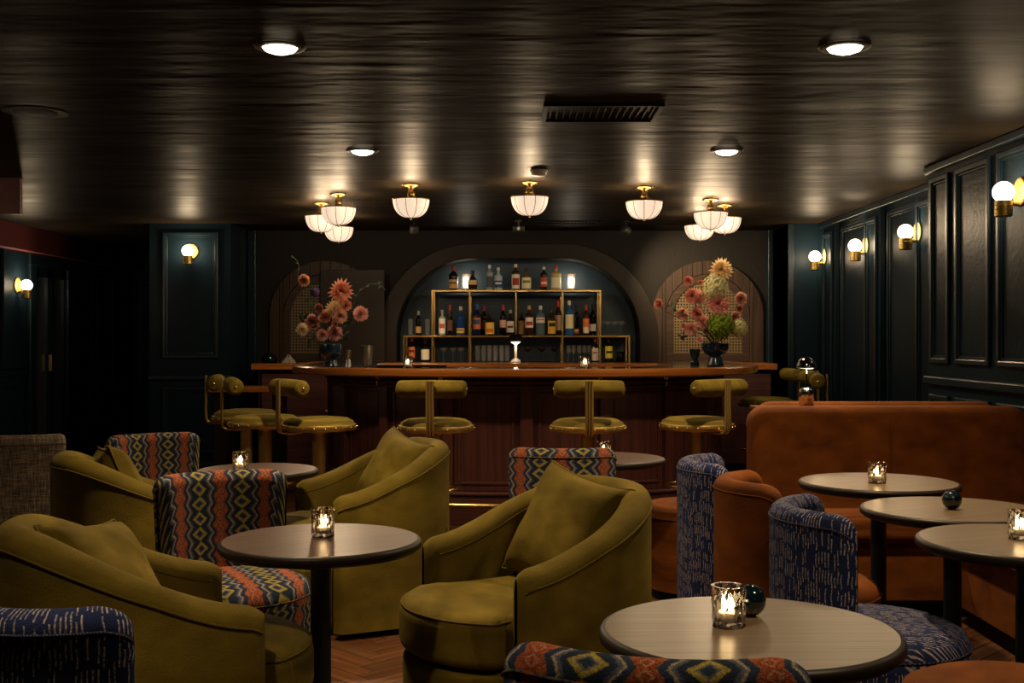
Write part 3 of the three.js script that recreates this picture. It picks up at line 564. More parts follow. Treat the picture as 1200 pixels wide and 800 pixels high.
glassware('tall_glass', 'tall clear glass beside the slim bottle on the side shelf', 'tall glasses on the side shelf', [[z5(143), mz], [z5(213), mz]], high);
glassware('bronze_coupe', 'dark bronze coupe glass on the other side of the table lamp', 'bronze coupes on the lower shelf', [[z5(630), bz], [z5(688), bz], [z5(742), bz]], coupe, std({ color: lin(.08, .045, .025), metalness: .9, roughness: .3 }));
glassware('wine_glass', 'clear stemmed wine glass on the lower shelf beside the orange necked bottle', 'wine glasses on the lower shelf', [800, 821, 844, 866, 886].map(x => [z5(x), bz]), wine);
glassware('cocktail_glass', 'clear cocktail glass on the open shelf end above the graffiti bottle', 'cocktail glasses on the shelf end', [933, 962, 991, 1020].map(x => [z5(x), mz]), coupe);
glassware('dark_tumbler', 'dark smoked tumbler at the end of the lower shelf', 'dark tumblers', [[z5(1015), bz]], { bowl: [[0, 0], [.032, 0], [.034, .1], [.032, .1], [.03, .01], [0, .01]] }, bottleGlass('#0c0d0f'));
// lanterns on the top shelf, mushroom lamp on the counter
for (const [X, lab] of [[373, 'slim glowing glass lantern beside the squat amber bottle'], [812, 'slim glowing glass lantern beside the straw coloured bottle']]) {
  const o = thing('shelf_lantern', lab, 'lantern', P((z5(X) - 600) * .0085, SH.top + .001, 11.5));
  part('base', lathe([[0, 0], [.04, 0], [.04, .022], [.03, .026], [0, .026]], 24), M.brassDark, o);
  part('light_tube', lathe([[0, .026], [.016, .026], [.016, .135], [.012, .14], [0, .14]], 20), std({ color: lin(.7, .7, .7), emissive: lin(1, .88, .68), emissiveIntensity: 5 }), o);
  part('glass_cylinder', lathe([[.038, .024], [.038, .165], [.0365, .165], [.0365, .024]], 24), M.glass, o);
  part('cap', torus(.0375, .0025, .166, 24), M.brassDark, o);
  const l = new THREE.PointLight(new THREE.Color(1, .85, .62), I.lantern, 0, 2); l.position.set(0, .09, 0); l.castShadow = true; l.name = 'lamp_light'; o.add(l);
}
{
  const o = thing('table_lamp', 'small mushroom table lamp with black shade and white stem on back counter', 'lamp', P((z5(580) - 600) * .0083, 1.0505, 11.1));
  part('base', lathe([[0, 0], [.05, 0], [.05, .006], [.042, .022], [.022, .036], [.013, .042]], 28), M.white, o);
  part('stem', lathe([[.013, .04], [.013, .19]], 16), M.white, o);
  part('diffuser', lathe([[.013, .175], [.04, .19], [.052, .205]], 28), M.whiteLit, o);
  part('shade', lathe([[.076, .204], [.074, .212], [.068, .25], [.05, .27], [.02, .276], [0, .277], [0, .272], [.06, .24], [.072, .206]], 32), M.black, o);
  const l = new THREE.PointLight(GLOBE, .06, 0, 2); l.position.set(0, .165, .04); l.castShadow = true; l.name = 'lamp_light'; o.add(l);
}

// ---------- upholstery ----------
function pathArc(R, amax, straight = 0, cz = 0, n = 56) {   // plan of a chair back: an arc behind (-z) and optional straight arms forward
  const pts = [], La = R * amax, L = La + straight;
  for (let i = 0; i <= n; i++) {
    let t = i / n * 2 - 1; t = .55 * t + .45 * Math.sin(t * Math.PI / 2); const s = t * L, k = Math.abs(s), sg = Math.sign(s) || 1;
    if (k <= La) { const a = s / R; pts.push({ x: R * Math.sin(a), z: cz - R * Math.cos(a), nx: Math.sin(a), nz: -Math.cos(a), s }); }
    else { const e = k - La; const a = amax * sg; pts.push({ x: R * Math.sin(a) + e * Math.cos(a) * sg, z: cz - R * Math.cos(a) + e * Math.sin(a) * sg, nx: Math.sin(a), nz: -Math.cos(a), s }); }
  }
  pts.L = L; return pts;
}
function shell(path, th, y0, topFn, endR, { lean = 0, ry = null } = {}) {   // padded upright wall with a rounded top along a path
  const pos = [], uv = [], idx = [], M_ = 22, L = path.L, prof = [];
  path.forEach((p, i) => {
    const d = L - Math.abs(p.s), k = clamp((endR - d) / endR, 0, 1), hs = Math.max(.004, th / 2 * Math.sqrt(Math.max(0, 1 - k * k * .97)));
    const top = topFn(p.s) - 0, r = Math.min(th / 2, ry ?? th / 2) * (1), row = [];
    const seq = [[1, y0], [1, y0 + (top - r - y0) * .33], [1, y0 + (top - r - y0) * .67]];
    for (let j = 0; j <= 10; j++) { const a = j / 10 * Math.PI; seq.push([Math.cos(a), top - r + r * Math.sin(a)]); }
    seq.push([-1, y0 + (top - r - y0) * .67], [-1, y0 + (top - r - y0) * .33], [-1, y0]);
    let v = y0, prev = null;
    seq.forEach(([c, y]) => {
      const off = c * hs + lean * Math.max(0, (y - .4)), q = [p.x + p.nx * off, y, p.z + p.nz * off];
      if (prev) v += Math.hypot(q[0] - prev[0], q[1] - prev[1], q[2] - prev[2]);
      prev = q; pos.push(...q); uv.push(p.s * 1.05, v);
    });
    prof.push(seq.length);
  });
  const k = prof[0], n = path.length;
  for (let i = 0; i < n - 1; i++) for (let j = 0; j < k - 1; j++) { const a = i * k + j, b = a + 1, c = a + k, d = c + 1; idx.push(a, b, c, b, d, c); }
  const g = new THREE.BufferGeometry(); g.setAttribute('position', new THREE.Float32BufferAttribute(pos, 3)); g.setAttribute('uv', new THREE.Float32BufferAttribute(uv, 2)); g.setIndex(idx); g.computeVertexNormals(); return g;
}
function seamAlong(path, th, topFn, endR, rad, drop = .0, lean = 0) {
  const pts = path.filter((p, i) => L_(path, p) > endR * .25).map(p => { const k = clamp((endR - L_(path, p)) / endR, 0, 1), hs = th / 2 * Math.sqrt(1 - k * k * .97), y = topFn(p.s) - th / 2 - drop; const off = hs + .001 + lean * Math.max(0, y - .4); return V(p.x + p.nx * off, y, p.z + p.nz * off); });
  return tube(pts, rad, 80, 5);
}
const L_ = (path, p) => path.L - Math.abs(p.s);
function cushionGeo(shape, h, bev) { return extr(shape, h, bev, 4, 40).rotateX(Math.PI / 2).translate(0, h, 0); }
function domeTop(g, y0, amt, R) { const p = g.attributes.position; for (let i = 0; i < p.count; i++) if (p.getY(i) > y0) p.setY(i, p.getY(i) + amt * Math.max(0, 1 - (p.getX(i) ** 2 + p.getZ(i) ** 2) / (R * R))); g.computeVertexNormals(); return g; }
function pillowGeo(w, h, t, s = 1) {
  const n = 22, pos = [], uv = [], idx = [];
  for (const side of [1, -1]) { const base = pos.length / 3;
    for (let j = 0; j <= n; j++) for (let i = 0; i <= n; i++) {
      const u = i / n * 2 - 1, v = j / n * 2 - 1, e = Math.pow(Math.max(0, (1 - u ** 4) * (1 - v ** 4)), .55);
      const cr = (fbm((u + 1) / 2, (v + 1) / 2, 4, 4, 3, 200 + s) - .5) * .05 * e;
      pos.push(w / 2 * u * (.9 + .1 * v * v), h / 2 * v * (.9 + .1 * u * u), side * (t / 2 * e + cr * .5 + .003 * (e > 0 ? 1 : 0))); uv.push(u * w / 2, v * h / 2);
    }
    for (let j = 0; j < n; j++) for (let i = 0; i < n; i++) { const a = base + j * (n + 1) + i, b = a + 1, c = a + n + 1, d = c + 1; side > 0 ? idx.push(a, b, c, b, d, c) : idx.push(a, c, b, b, c, d); }
  }
  const g = new THREE.BufferGeometry(); g.setAttribute('position', new THREE.Float32BufferAttribute(pos, 3)); g.setAttribute('uv', new THREE.Float32BufferAttribute(uv, 2)); g.setIndex(idx); g.computeVertexNormals(); return g;
}
// olive velvet tub armchair (faces +z)
let armchair0 = null;
function armchair(X, Z, turn, label) {
  if (armchair0) return dup(armchair0, P(X, 0, Z), turn * D, label);
  const o = armchair0 = thing('velvet_armchair', label, 'armchair', P(X, 0, Z), turn * D, 'olive velvet tub armchairs');
  const th = .1, path = pathArc(.31, Math.PI / 2, .27, -.02, 72), L = path.L;
  const top = s => { const k = Math.abs(s); return .81 - .20 * sstep(.12, L * 1.0, k) - .025 * Math.max(0, (k - L + .05) / .05) ** 2; };
  part('backrest_shell', shell(path, th, .03, top, .045), M.green, o);
  part('piping', [seamAlong(path, th, top, .045, .0035), tube(path.filter((p, i) => i > 2 && i < path.length - 3).map(p => V(p.x - p.nx * (th / 2 + .0005), top(p.s) - th / 2, p.z - p.nz * (th / 2 + .0005))), .0025, 70, 5)], M.green, o);
  // seat outline round (0, .1): narrow between the arms, full width in front of them
  const rim = a => { const c = Math.cos(a), s = Math.sin(a), ax = Math.abs(s);           // a = 0 points forward
    const front = .345 + .0 * c;                                                         // front bulge radius
    const side = ax > 1e-4 ? .262 / ax : 9, zs = .1 + side * c;                           // hits the inner arm
    const back = (() => { const b = c * .12, q = b * b - (.0144 - .26 * .26); return -b + Math.sqrt(Math.max(0, q)); })();
    const in_ = zs > -.02 ? side : back; const wide = sstep(.24, .30, .1 + Math.min(front, side) * c);
    return Math.min(front, in_ * (1 - wide) + front * wide); };
  const pad = (prof, cy) => { const n = 96, pos = [], idx = []; for (const [d, y] of prof) for (let i = 0; i < n; i++) { const a = i / n * Math.PI * 2, r = d < 0 ? 0 : Math.max(0, rim(a) * (d > 1 ? 2 - d : 1) - (d > 1 ? 0 : d)); pos.push(r * Math.sin(a), y + cy, .1 + r * Math.cos(a)); }
    for (let k = 0; k < prof.length - 1; k++) for (let i = 0; i < n; i++) { const a = k * n + i, b = k * n + (i + 1) % n, c = a + n, d = b + n; idx.push(a, b, c, b, d, c); }
    const g = new THREE.BufferGeometry(); g.setAttribute('position', new THREE.Float32BufferAttribute(pos, 3)); g.setIndex(idx); g.computeVertexNormals(); g.setAttribute('uv', new THREE.Float32BufferAttribute(new Float32Array(pos.length / 3 * 2), 2)); return boxUV(g); };
  part('seat_cushion', pad([[-1, .0], [.02, 0], [.006, .012], [0, .03], [0, .105], [.004, .125], [.014, .142], [.035, .154], [.08, .164], [.18, .172], [-1, .176]], .315), M.green, o);
  const rimPts = (d, y) => Array.from({ length: 40 }, (_, i) => { const a = (-62 + i / 39 * 124) * D, r = rim(a) - d; return V(r * Math.sin(a), y, .1 + r * Math.cos(a)); });
  part('piping', tube(rimPts(.008, .45), .0035, 70, 5), M.green, o);
  part('base', pad([[-1, 0], [.03, 0], [.022, .01], [.014, .03], [.012, .25], [.02, .262], [.04, .27], [-1, .275]], .03), M.green, o);
  part('plinth', cyl(.25, .25, .03, 32).translate(0, .015, .04), M.black, o);
  return o;
}
let pillow0 = null;
function pillow(X, h, Z, turn, tilt, roll, label) {
  const o = thing('throw_pillow', label, 'pillow', P(X, h, Z), 0, 'olive velvet throw pillows');
  const g = pillow0 ??= pillowGeo(.4, .4, .16);
  const a = part('pillow_body', g, M.green, o);
  const edge = []; for (let k = 0; k < 4; k++) for (let i = 0; i < 12; i++) { const t = i / 12 * 2 - 1, q = .2 * t, w = .2 * (.9 + .1 * t * t); edge.push(k == 0 ? V(q, -w, 0) : k == 1 ? V(w, q, 0) : k == 2 ? V(-q, w, 0) : V(-w, -q, 0)); }
  part('piping', tube(edge, .004, 120, 5, true), M.green, a);
  o.rotation.order = 'YXZ'; o.rotation.set(tilt * D, turn * D, roll * D);
  return o;
}
// tub dining chair: arc back + round drum seat (faces +z)
const tubs = {};
function tubChair(kind, X, Z, turn, label, { R = .25, amax = 68, th = .075, h = .81, seatR = .265, cz = 0, lean = .0, sq = 0 } = {}) {
  const grp = { blue: 'navy dashed tub chairs', rust: 'rust velvet tub chairs', ikat: 'flame stitch patterned chairs', tweed: 'tweed chairs' }[kind];
  if (tubs[kind]) return dup(tubs[kind], P(X, 0, Z), turn * D, label);
  const mat = M[kind], o = tubs[kind] = thing('tub_chair', label, 'chair', P(X, 0, Z), turn * D, grp);
  const path = pathArc(R, amax * D, 0, cz, 60), L = path.L, cr = sq || .07;
  const top = s => { const e = clamp((cr - (L - Math.abs(s))) / cr, 0, 1); return h - cr * .75 * (1 - Math.sqrt(Math.max(0, 1 - e * e))); };
  part('backrest', shell(path, th, .12, top, .035, { lean }), mat, o);
  part('piping', seamAlong(path, th, top, .035, .003, 0, lean), mat, o);
  const seat = lathe([[0, .485], [seatR * .5, .484], [seatR * .8, .476], [seatR * .95, .458], [seatR, .43], [seatR, .40]], 48);
  const suv = g => { const p = g.attributes.position, uv = g.attributes.uv; for (let i = 0; i < uv.count; i++) uv.setXY(i, p.getX(i), p.getZ(i) + (p.getY(i) < .455 ? p.getY(i) : .455)); return g; };
  const wrapUV = g => { const p = g.attributes.position, uv = g.attributes.uv; for (let i = 0; i < uv.count; i++) uv.setXY(i, uv.getX(i) * seatR * 6.283, p.getY(i)); return g; };
  part('seat', suv(seat), mat, o);
  part('piping', torus(seatR + .001, .003, .425, 48, 5), mat, o);
  part('drum', wrapUV(lathe([[seatR, .41], [seatR * .995, .2], [seatR * .96, .05], [seatR * .93, .04]], 48)), mat, o);
  part('plinth', cyl(seatR * .88, seatR * .88, .04, 32).translate(0, .02, 0), M.black, o);
  return o;
}
// round pedestal table
const tables = {};
function roundTable(kind, X, Z, label, r, h) {
  const o = thing('pedestal_table', label, 'table', P(X, 0, Z), rr(0, .6), 'round pedestal tables');
  const t = tables[kind + r] ??= (() => {
    const top = lathe([[0, 0], [r - .012, 0]], 64), p = top.attributes.position, uv = top.attributes.uv; for (let i = 0; i < p.count; i++) uv.setXY(i, p.getX(i), p.getZ(i));
    return { top, edge: lathe([[r - .012, -.0003], [r - .004, -.003], [r, -.010], [r, -.022], [r - .012, -.032], [0, -.032]], 64), leg: lathe([[.03, 0], [.03, -(h - .03)]], 24), base: lathe([[0, .018], [.05, .018], [.15, .012], [.165, .006], [.165, 0], [0, 0]], 40) };
  })();
  const f = g => { const q = g.clone(); return q; };
  const a = part('table_top', t.top, M[kind], o); a.position.y = h;
  const b = part('table_edge', t.edge, M.edge, o); b.position.y = h;
  const c = part('column', t.leg, M.leg, o); c.position.y = h - .015;
  part('base', t.base, M.leg, o);
  return o;
}
// cut-glass candle holder with tea light
const cg = (() => {
  const n = 14, m = 5, R = .034, Ht = .082, pos = [], ring = (k, y, rad, ph) => Array.from({ length: n }, (_, i) => { const a = (i + ph) / n * Math.PI * 2, b = rad * (1 + .05 * ((i + k) % 2 ? 1 : -1)); return [b * Math.cos(a), y, b * Math.sin(a)]; });
  const rows = []; for (let k = 0; k <= m; k++) rows.push(ring(k, k / m * Ht, R * (.96 + .05 * k / m), k % 2 * .5));
  for (let k = 0; k < m; k++) for (let i = 0; i < n; i++) { const o = k % 2, a = rows[k][i], b = rows[k][(i + 1) % n], c = rows[k + 1][i], d = rows[k + 1][(i + 1) % n]; if (!o) pos.push(a, c, b, b, c, d); else pos.push(a, d, b, a, c, d); }
  const inner = lathe([[R * .84, Ht], [R * .82, .012], [0, .012]], 14).toNonIndexed(), g = new THREE.BufferGeometry(); g.setAttribute('position', new THREE.Float32BufferAttribute(pos.flat(), 3)); g.computeVertexNormals();
  const bot = new THREE.CircleGeometry(R * .96, n).rotateX(Math.PI / 2); const rim = new THREE.RingGeometry(R * .84, R * 1.0, n).rotateX(-Math.PI / 2).translate(0, Ht, 0);
  return { outer: merge([g, bot, rim]), inner };
})();
let candle0 = null;
function candle(X, h, Z, label) {
  if (candle0) { return dup(candle0, P(X, h, Z), rr(0, 3), label); }
  const o = candle0 = thing('candle_holder', label, 'candle', P(X, h, Z), 0, 'cut glass candle holders');
  const gl = part('cut_glass', cg.outer, M.cutGlass, o); part('inner_wall', cg.inner, M.cutGlass, gl);
  part('wax', lathe([[0, .03], [.019, .03], [.02, .027], [.02, .0135], [0, .0135]], 18), M.wax, o);
  part('flame', lathe([[0, .031], [.005, .035], [.0072, .042], [.0055, .052], [.002, .063], [0, .068]], 12), M.flame, o);
  const l = new THREE.PointLight(FLAME, I.candle, 0, 2); l.position.set(0, .046, 0); l.castShadow = true; l.shadow.radius = .5; l.name = 'candle_light'; o.add(l);
  return o;
}
function glossBall(X, h, Z, label) { const o = thing('glossy_ball', label, 'ornament', P(X, h, Z), 0, 'dark glossy ball ornaments'); part('ball_body', lathe([[0, .0008], [.012, .001], ...Array.from({ length: 21 }, (_, i) => { const a = (-68 + i / 20 * 152) * D; return [.033 * Math.cos(a), .033 + .033 * Math.sin(a) - .0015]; }), [.003, .062], [0, .061]], 32), M.ball, o); part('foot_pad', cyl(.012, .012, .001, 16).translate(0, .0005, 0), M.black, o); }

// ---------- lounge seating ----------
const TH = .70;
// left group
armchair(-.98, 3.07, 114, 'olive velvet armchair beside the table, with its outer arm towards the navy chair');
pillow(-1.10, .605, 3.12, 84, -32, -8, 'olive velvet pillow in the armchair beside the tweed chair');
armchair(-1.55, 4.85, 118, 'olive velvet armchair with its back to the tweed chair');
pillow(-1.70, .63, 4.98, 118, -22, -6, 'olive velvet pillow barely showing above the armchair at the far left table');
armchair(-.667, 5.25, -65, 'olive velvet armchair in front of the bar stools');
pillow(-.55, .65, 5.3, -52, -26, -10, 'olive velvet pillow in the armchair before the bar stools');
armchair(.0725, 3.70, -60, 'olive velvet armchair between the walnut table and the front table');
pillow(.18, .65, 3.77, -46, -26, -10, 'large olive velvet pillow in the armchair before the patterned chair back');
roundTable('walnut', -.555, 3.32, 'round walnut pedestal table between the two nearest olive armchairs', .292, TH);
candle(-.555, TH + .0005, 3.36, 'cut glass candle on the walnut table between the olive armchairs');
roundTable('walnut', -1.135, 5.1, 'round walnut pedestal table next to the far patterned chair', .27, TH);
candle(-1.20, TH + .0005, 5.05, 'cut glass candle on the table next to the far patterned chair');
const ik = { R: .34, amax: 39, th: .075, h: .81, seatR: .25, cz: .1, lean: .06, sq: .06 };
tubChair('ikat', -.93, 3.86, 28, 'flame stitch patterned chair tucked behind the walnut table', ik);
tubChair('ikat', -1.66, 5.5, 35, 'flame stitch patterned chair behind the far left table', ik);
tubChair('ikat', .225, 5.18, 178, 'flame stitch patterned chair seen from behind, facing the bar', ik);
tubChair('ikat', .265, 1.94, 166, 'flame stitch patterned chair tucked against the front table', ik);
tubChair('tweed', -2.51, 5.85, 192, 'grey brown tweed chair with square back behind the olive armchairs', { R: .42, amax: 34, th: .09, h: .81, seatR: .26, cz: .16, lean: .04, sq: .03 });
tubChair('blue', -.83, 2.24, 150, 'navy dashed tub chair seen from behind beside the nearest olive armchair');
roundTable('walnut', .45, 5.6, 'round walnut pedestal table behind the patterned chair at the bar', .3, TH);
candle(.445, TH + .0005, 5.55, 'cut glass candle just above the patterned chair back');
// right group
roundTable('oak', .475, 2.29, 'round pedestal table with candle and dark ball beside the olive armchair', .3, TH);
candle(.437, TH + .0005, 2.31, 'cut glass candle in front of the dark ball on the front table');
glossBall(.5, TH + .0005, 2.40, 'dark glossy ball behind the candle on the front table');
roundTable('oak', 1.455, 4.54, 'round pale topped table with one candle before the rust banquette', .31, .715);
candle(1.43, .7155, 4.48, 'cut glass candle on the pale table before the rust banquette');
roundTable('oak', 1.51, 3.92, 'round pale topped table holding only a dark ball', .305, TH);
glossBall(1.5, TH + .0005, 3.9, 'dark glossy ball alone on the pale table');
roundTable('oak', 1.485, 3.30, 'round pale topped table next to the navy chair seat', .305, TH);
candle(1.475, TH + .0005, 3.32, 'cut glass candle on the pale table next to the navy chair');
tubChair('blue', .94, 4.5, 82, 'navy dashed tub chair facing the pale table by the rust banquette');
tubChair('rust', .98, 3.9, 86, 'rust velvet tub chair between the two navy chairs');
tubChair('blue', 1.03, 3.27, 86, 'navy dashed tub chair with round seat behind the front table');
tubChair('rust', 1.17, 2.65, -120, 'rust velvet tub chair seat beside the front table');
{
  const o = thing('rust_pouf', 'round rust velvet pouf behind the navy chair near the bar stools', 'pouf', P(.91, 0, 5.72));
  part('seat', lathe([[0, .475], [.15, .472], [.225, .46], [.245, .435], [.25, .40]], 48), M.rust, o); part('drum', lathe([[.25, .405], [.248, .2], [.235, .05]], 48), M.rust, o); part('piping', torus(.251, .003, .405, 48, 5), M.rust, o); part('plinth', cyl(.215, .215, .05, 32).translate(0, .025, 0), M.black, o);
}
// banquettes
function straightPath(x0, x1, n = 40) { const pts = [], c = (x0 + x1) / 2, L = (x1 - x0) / 2; for (let i = 0; i <= n; i++) { let t = i / n * 2 - 1; t = .4 * t + .6 * Math.sin(t * Math.PI / 2); pts.push({ x: c + t * L, z: 0, nx: 0, nz: -1, s: t * L }); } pts.L = L; return pts; }
function banquette(name, label, pos, turn, len, hgt, th, seam) {
  const o = thing(name, label, 'banquette', pos, turn, 'rust velvet banquettes');
  const cr = .09, path = straightPath(0, len), top = s => { const e = clamp((cr - (path.L - Math.abs(s))) / cr, 0, 1); return hgt - cr * (1 - Math.sqrt(Math.max(0, 1 - e * e))); };
  part('backrest', shell(path, th, .1, top, .05, { ry: .05 }), M.rust, o);
  const seat = part('seat', new RoundedBoxGeometry(len - .02, .13, .5, 4, .045).translate(len / 2, .415, .3), M.rust, o);
  const n = Math.max(1, Math.round(len / .85));
  part('base_panel', boxUV(box(.02, len - .02, .08, .36, 0, .5, .01)), M.rust, o);
  part('plinth', box(.04, len - .04, 0, .08, 0, .46), M.black, o);
  for (let k = 1; k < n; k++) { const x = k * len / n; part('seam', [tube([V(x, .48, th / 2 + .001), V(x, hgt - .06, th / 2 + .001), V(x, hgt - .012, th / 2 - .03), V(x, hgt, 0)], .003, 20, 5)], M.rust, o); }
  return o;
}
banquette('rust_banquette', 'long rust velvet banquette behind the pale tables', P(1.17, 0, 5.72), 0, 1.4, .945, .14);
banquette('rust_banquette', 'rust velvet banquette back to back behind the long one', P(1.3, 0, 6.0), Math.PI, 0.001 + 1.28, .95, .12).position.copy(P(2.56, 0, 6.05));
banquette('rust_banquette', 'rust velvet banquette along the panelled wall beside the pale tables', P(2.53, 0, 5.16), -Math.PI / 2, 3.0, .93, .10).position.copy(P(2.50, 0, 5.17));
{
  const o = thing('lamp_ledge', 'narrow rust covered ledge between the back to back banquettes', 'ledge', P(1.86, 0, 5.885)); part('ledge_board', boxUV(box(-.62, .62, .915, .935, -.085, .085, .004)), M.rust, o); part('support', box(-.55, .55, 0, .915, -.08, .08), M.darkWood, o);
  const l = thing('chrome_lamp', 'small chrome dome table lamp above the rust banquette', 'lamp', P(1.515, .9355, 5.885));
  part('base', lathe([[0, 0], [.038, 0], [.038, .07], [.034, .085], [.02, .094], [.006, .098]], 32), M.chrome, l); part('stem', lathe([[.004, .095], [.004, .2]], 10), M.chrome, l);
  part('dome', lathe([[.05, .195], [.052, .197], [.049, .215], [.038, .236], [.02, .248], [0, .252]], 32), M.chrome, l);
  part('bulb', lathe([[0, .19], [.03, .192], [.046, .197]], 24), M.whiteLit, l);
  const p = new THREE.PointLight(GLOBE, .04, 0, 2); p.position.set(.02, .18, .02); p.castShadow = true; p.name = 'lamp_light'; l.add(p);
}

// ---------- bar stools ----------
let stool0 = null;
function stool(X, Z, turn, label, group) {
  if (stool0) return dup(stool0, P(X, 0, Z), turn * D, label, group);
  const o = stool0 = thing('bar_stool', label, 'bar stool', P(X, 0, Z), turn * D, group), r = .235, hs = .775;
  part('seat_pad', lathe([[0, hs + .012], [r * .5, hs + .011], [r * .78, hs + .004], [r * .93, hs - .014], [r * .97, hs - .04]], 44), M.green, o);
  const band = part('seat_band', lathe([[r * .96, hs - .032], [r + .002, hs - .034], [r + .002, hs - .068], [r * .9, hs - .072], [0, hs - .072]], 48), M.brass, o);
  const st = new THREE.SphereGeometry(.0075, 8, 6); for (let k = 0; k < 22; k++) { const a = (k + .5) / 22 * Math.PI * 2, m = part('stud', st, M.brassBright, band); m.position.set((r + .003) * Math.sin(a), hs - .05, (r + .003) * Math.cos(a)); }
  part('column', lathe([[.048, .02], [.042, .03], [.042, hs - .1], [.05, hs - .09], [.05, hs - .07]], 28), M.brass, o);
  part('base', lathe([[0, .026], [.05, .026], [.19, .016], [.21, .008], [.21, 0], [0, 0]], 44), M.brassDark, o);
  const fr = part('foot_ring', [torus(.15, .011, 0, 48).translate(0, 0, .06), bar(V(0, 0, -.01), V(0, 0, -.09), .01)], M.brassBright, o); fr.position.y = .34;
  // the back: three ribs of brass rising from under the seat, carrying a bolster
  for (const dx of [-.017, 0, .017]) { const g = tube([V(dx, hs - .08, -.12), V(dx, hs - .082, -r + .01), V(dx, hs - .07, -r - .03), V(dx, hs - .02, -r - .04), V(dx, hs + .10, -r - .04), V(dx, hs + .25, -r - .04)], .0085, 30, 6); part('back_rib', g, M.brass, o); }
  const b = part('bolster', lathe([[0, -.215], [.03, -.214], [.045, -.207], [.053, -.19], [.055, -.1], [.056, 0], [.055, .1], [.053, .19], [.045, .207], [.03, .214], [0, .215]], 28).rotateZ(Math.PI / 2), M.green, o); b.position.set(0, hs + .2, -r + .03);
  for (const s of [-1, 1]) part('end_button', lathe([[0, .008], [.008, .006], [.011, 0]], 12).rotateZ(-s * Math.PI / 2).translate(s * .215, 0, 0), M.brassBright, b);
  return o;
}
const toBar = 'olive bar stools along the bar front';
stool(-1.225, 7.25, 125, 'olive and brass bar stool under the vase with purple globe flower', toBar);
stool(-.475, 7.15, 176, 'olive and brass bar stool below the first bar candle', toBar);
stool(.475, 7.15, 178, 'olive and brass bar stool below the second bar candle and bag hook', toBar);
stool(1.18, 7.3, -146, 'olive and brass bar stool below the vase with green hydrangea', toBar);
stool(-1.62, 7.5, 108, 'olive and brass bar stool at the curved bar end, before another stool', 'olive stools at the bar ends');
stool(-1.87, 8.05, 100, 'olive and brass bar stool behind another at the dark bar end', 'olive stools at the bar ends');
for (const [X, Z, t] of [[2.17, 9.75, -90], [2.17, 9.15, -92], [2.03, 8.4, -104]]) stool(X, Z, t, 'olive and brass bar stool in the row beside the panelled wall', 'olive stools at the bar side');

// ---------- on the bar ----------
candle(-.705, BH + .0005, 7.74, 'cut glass candle on the bar below the dark lower shelf bottles');
candle(.49, BH + .0005, 7.72, 'cut glass candle on the bar below the wine glasses');
{
  const o = thing('cocktail_shaker', 'steel cocktail tumbler standing on the bar beside the vase', 'shaker', P(-1.03, BH + .0005, 8.15)); part('cup', lathe([[0, 0], [.03, 0], [.032, .005], [.042, .15], [.043, .153], [.04, .152], [.03, .008], [0, .008]], 28), M.steel, o); part('rim', torus(.0425, .002, .152, 28), M.chrome, o);
  const j = thing('steel_jigger', 'slim steel jigger beside the cocktail tumbler', 'jigger', P(-1.16, BH + .0005, 8.1)); part('lower_cone', lathe([[.022, 0], [.018, .05], [.008, .058]], 20), M.steel, j); part('upper_cone', lathe([[.008, .058], [.016, .07], [.022, .12], [.02, .12], [.006, .07]], 20), M.steel, j);
  const t = thing('serving_tray', 'flat dark bar mat lying beside the cocktail tumbler', 'bar mat', P(-.72, BH, 8.2)); part('mat', new RoundedBoxGeometry(.5, .012, .16, 2, .005).translate(0, .006, 0), M.black, t);
  const p = thing('payment_terminal', 'small black terminal with green light on back counter', 'terminal', P(-2.32, 1.0505, 10.95)); part('housing', lathe([[0, 0], [.07, 0], [.075, .03], [.06, .07], [.03, .085], [0, .088]], 24), M.black, p); part('status_light', new THREE.SphereGeometry(.005, 8, 6).translate(.02, .05, .066), std({ color: 0x000000, emissive: lin(.1, 1, .2), emissiveIntensity: 1.2 }), p);
  const n = thing('folded_napkin', 'crumpled pale napkin next to the black terminal', 'napkin', P(-2.13, 1.0505, 10.9), .4);
  const ng = new THREE.ConeGeometry(.075, .085, 7, 4); const q = ng.attributes.position; for (let i = 0; i < q.count; i++) { q.setX(i, q.getX(i) + (hash(i, 1, 3) - .5) * .02); q.setZ(i, q.getZ(i) * .6 + (hash(i, 2, 3) - .5) * .015); } ng.computeVertexNormals(); part('cloth', ng.translate(0, .0425, 0), std({ color: lin(.25, .23, .2), roughness: .9 }), n); part('cloth_fold', box(-.05, .06, 0, .01, -.03, .05, .004), std({ color: lin(.25, .23, .2), roughness: .9 }), n);
}
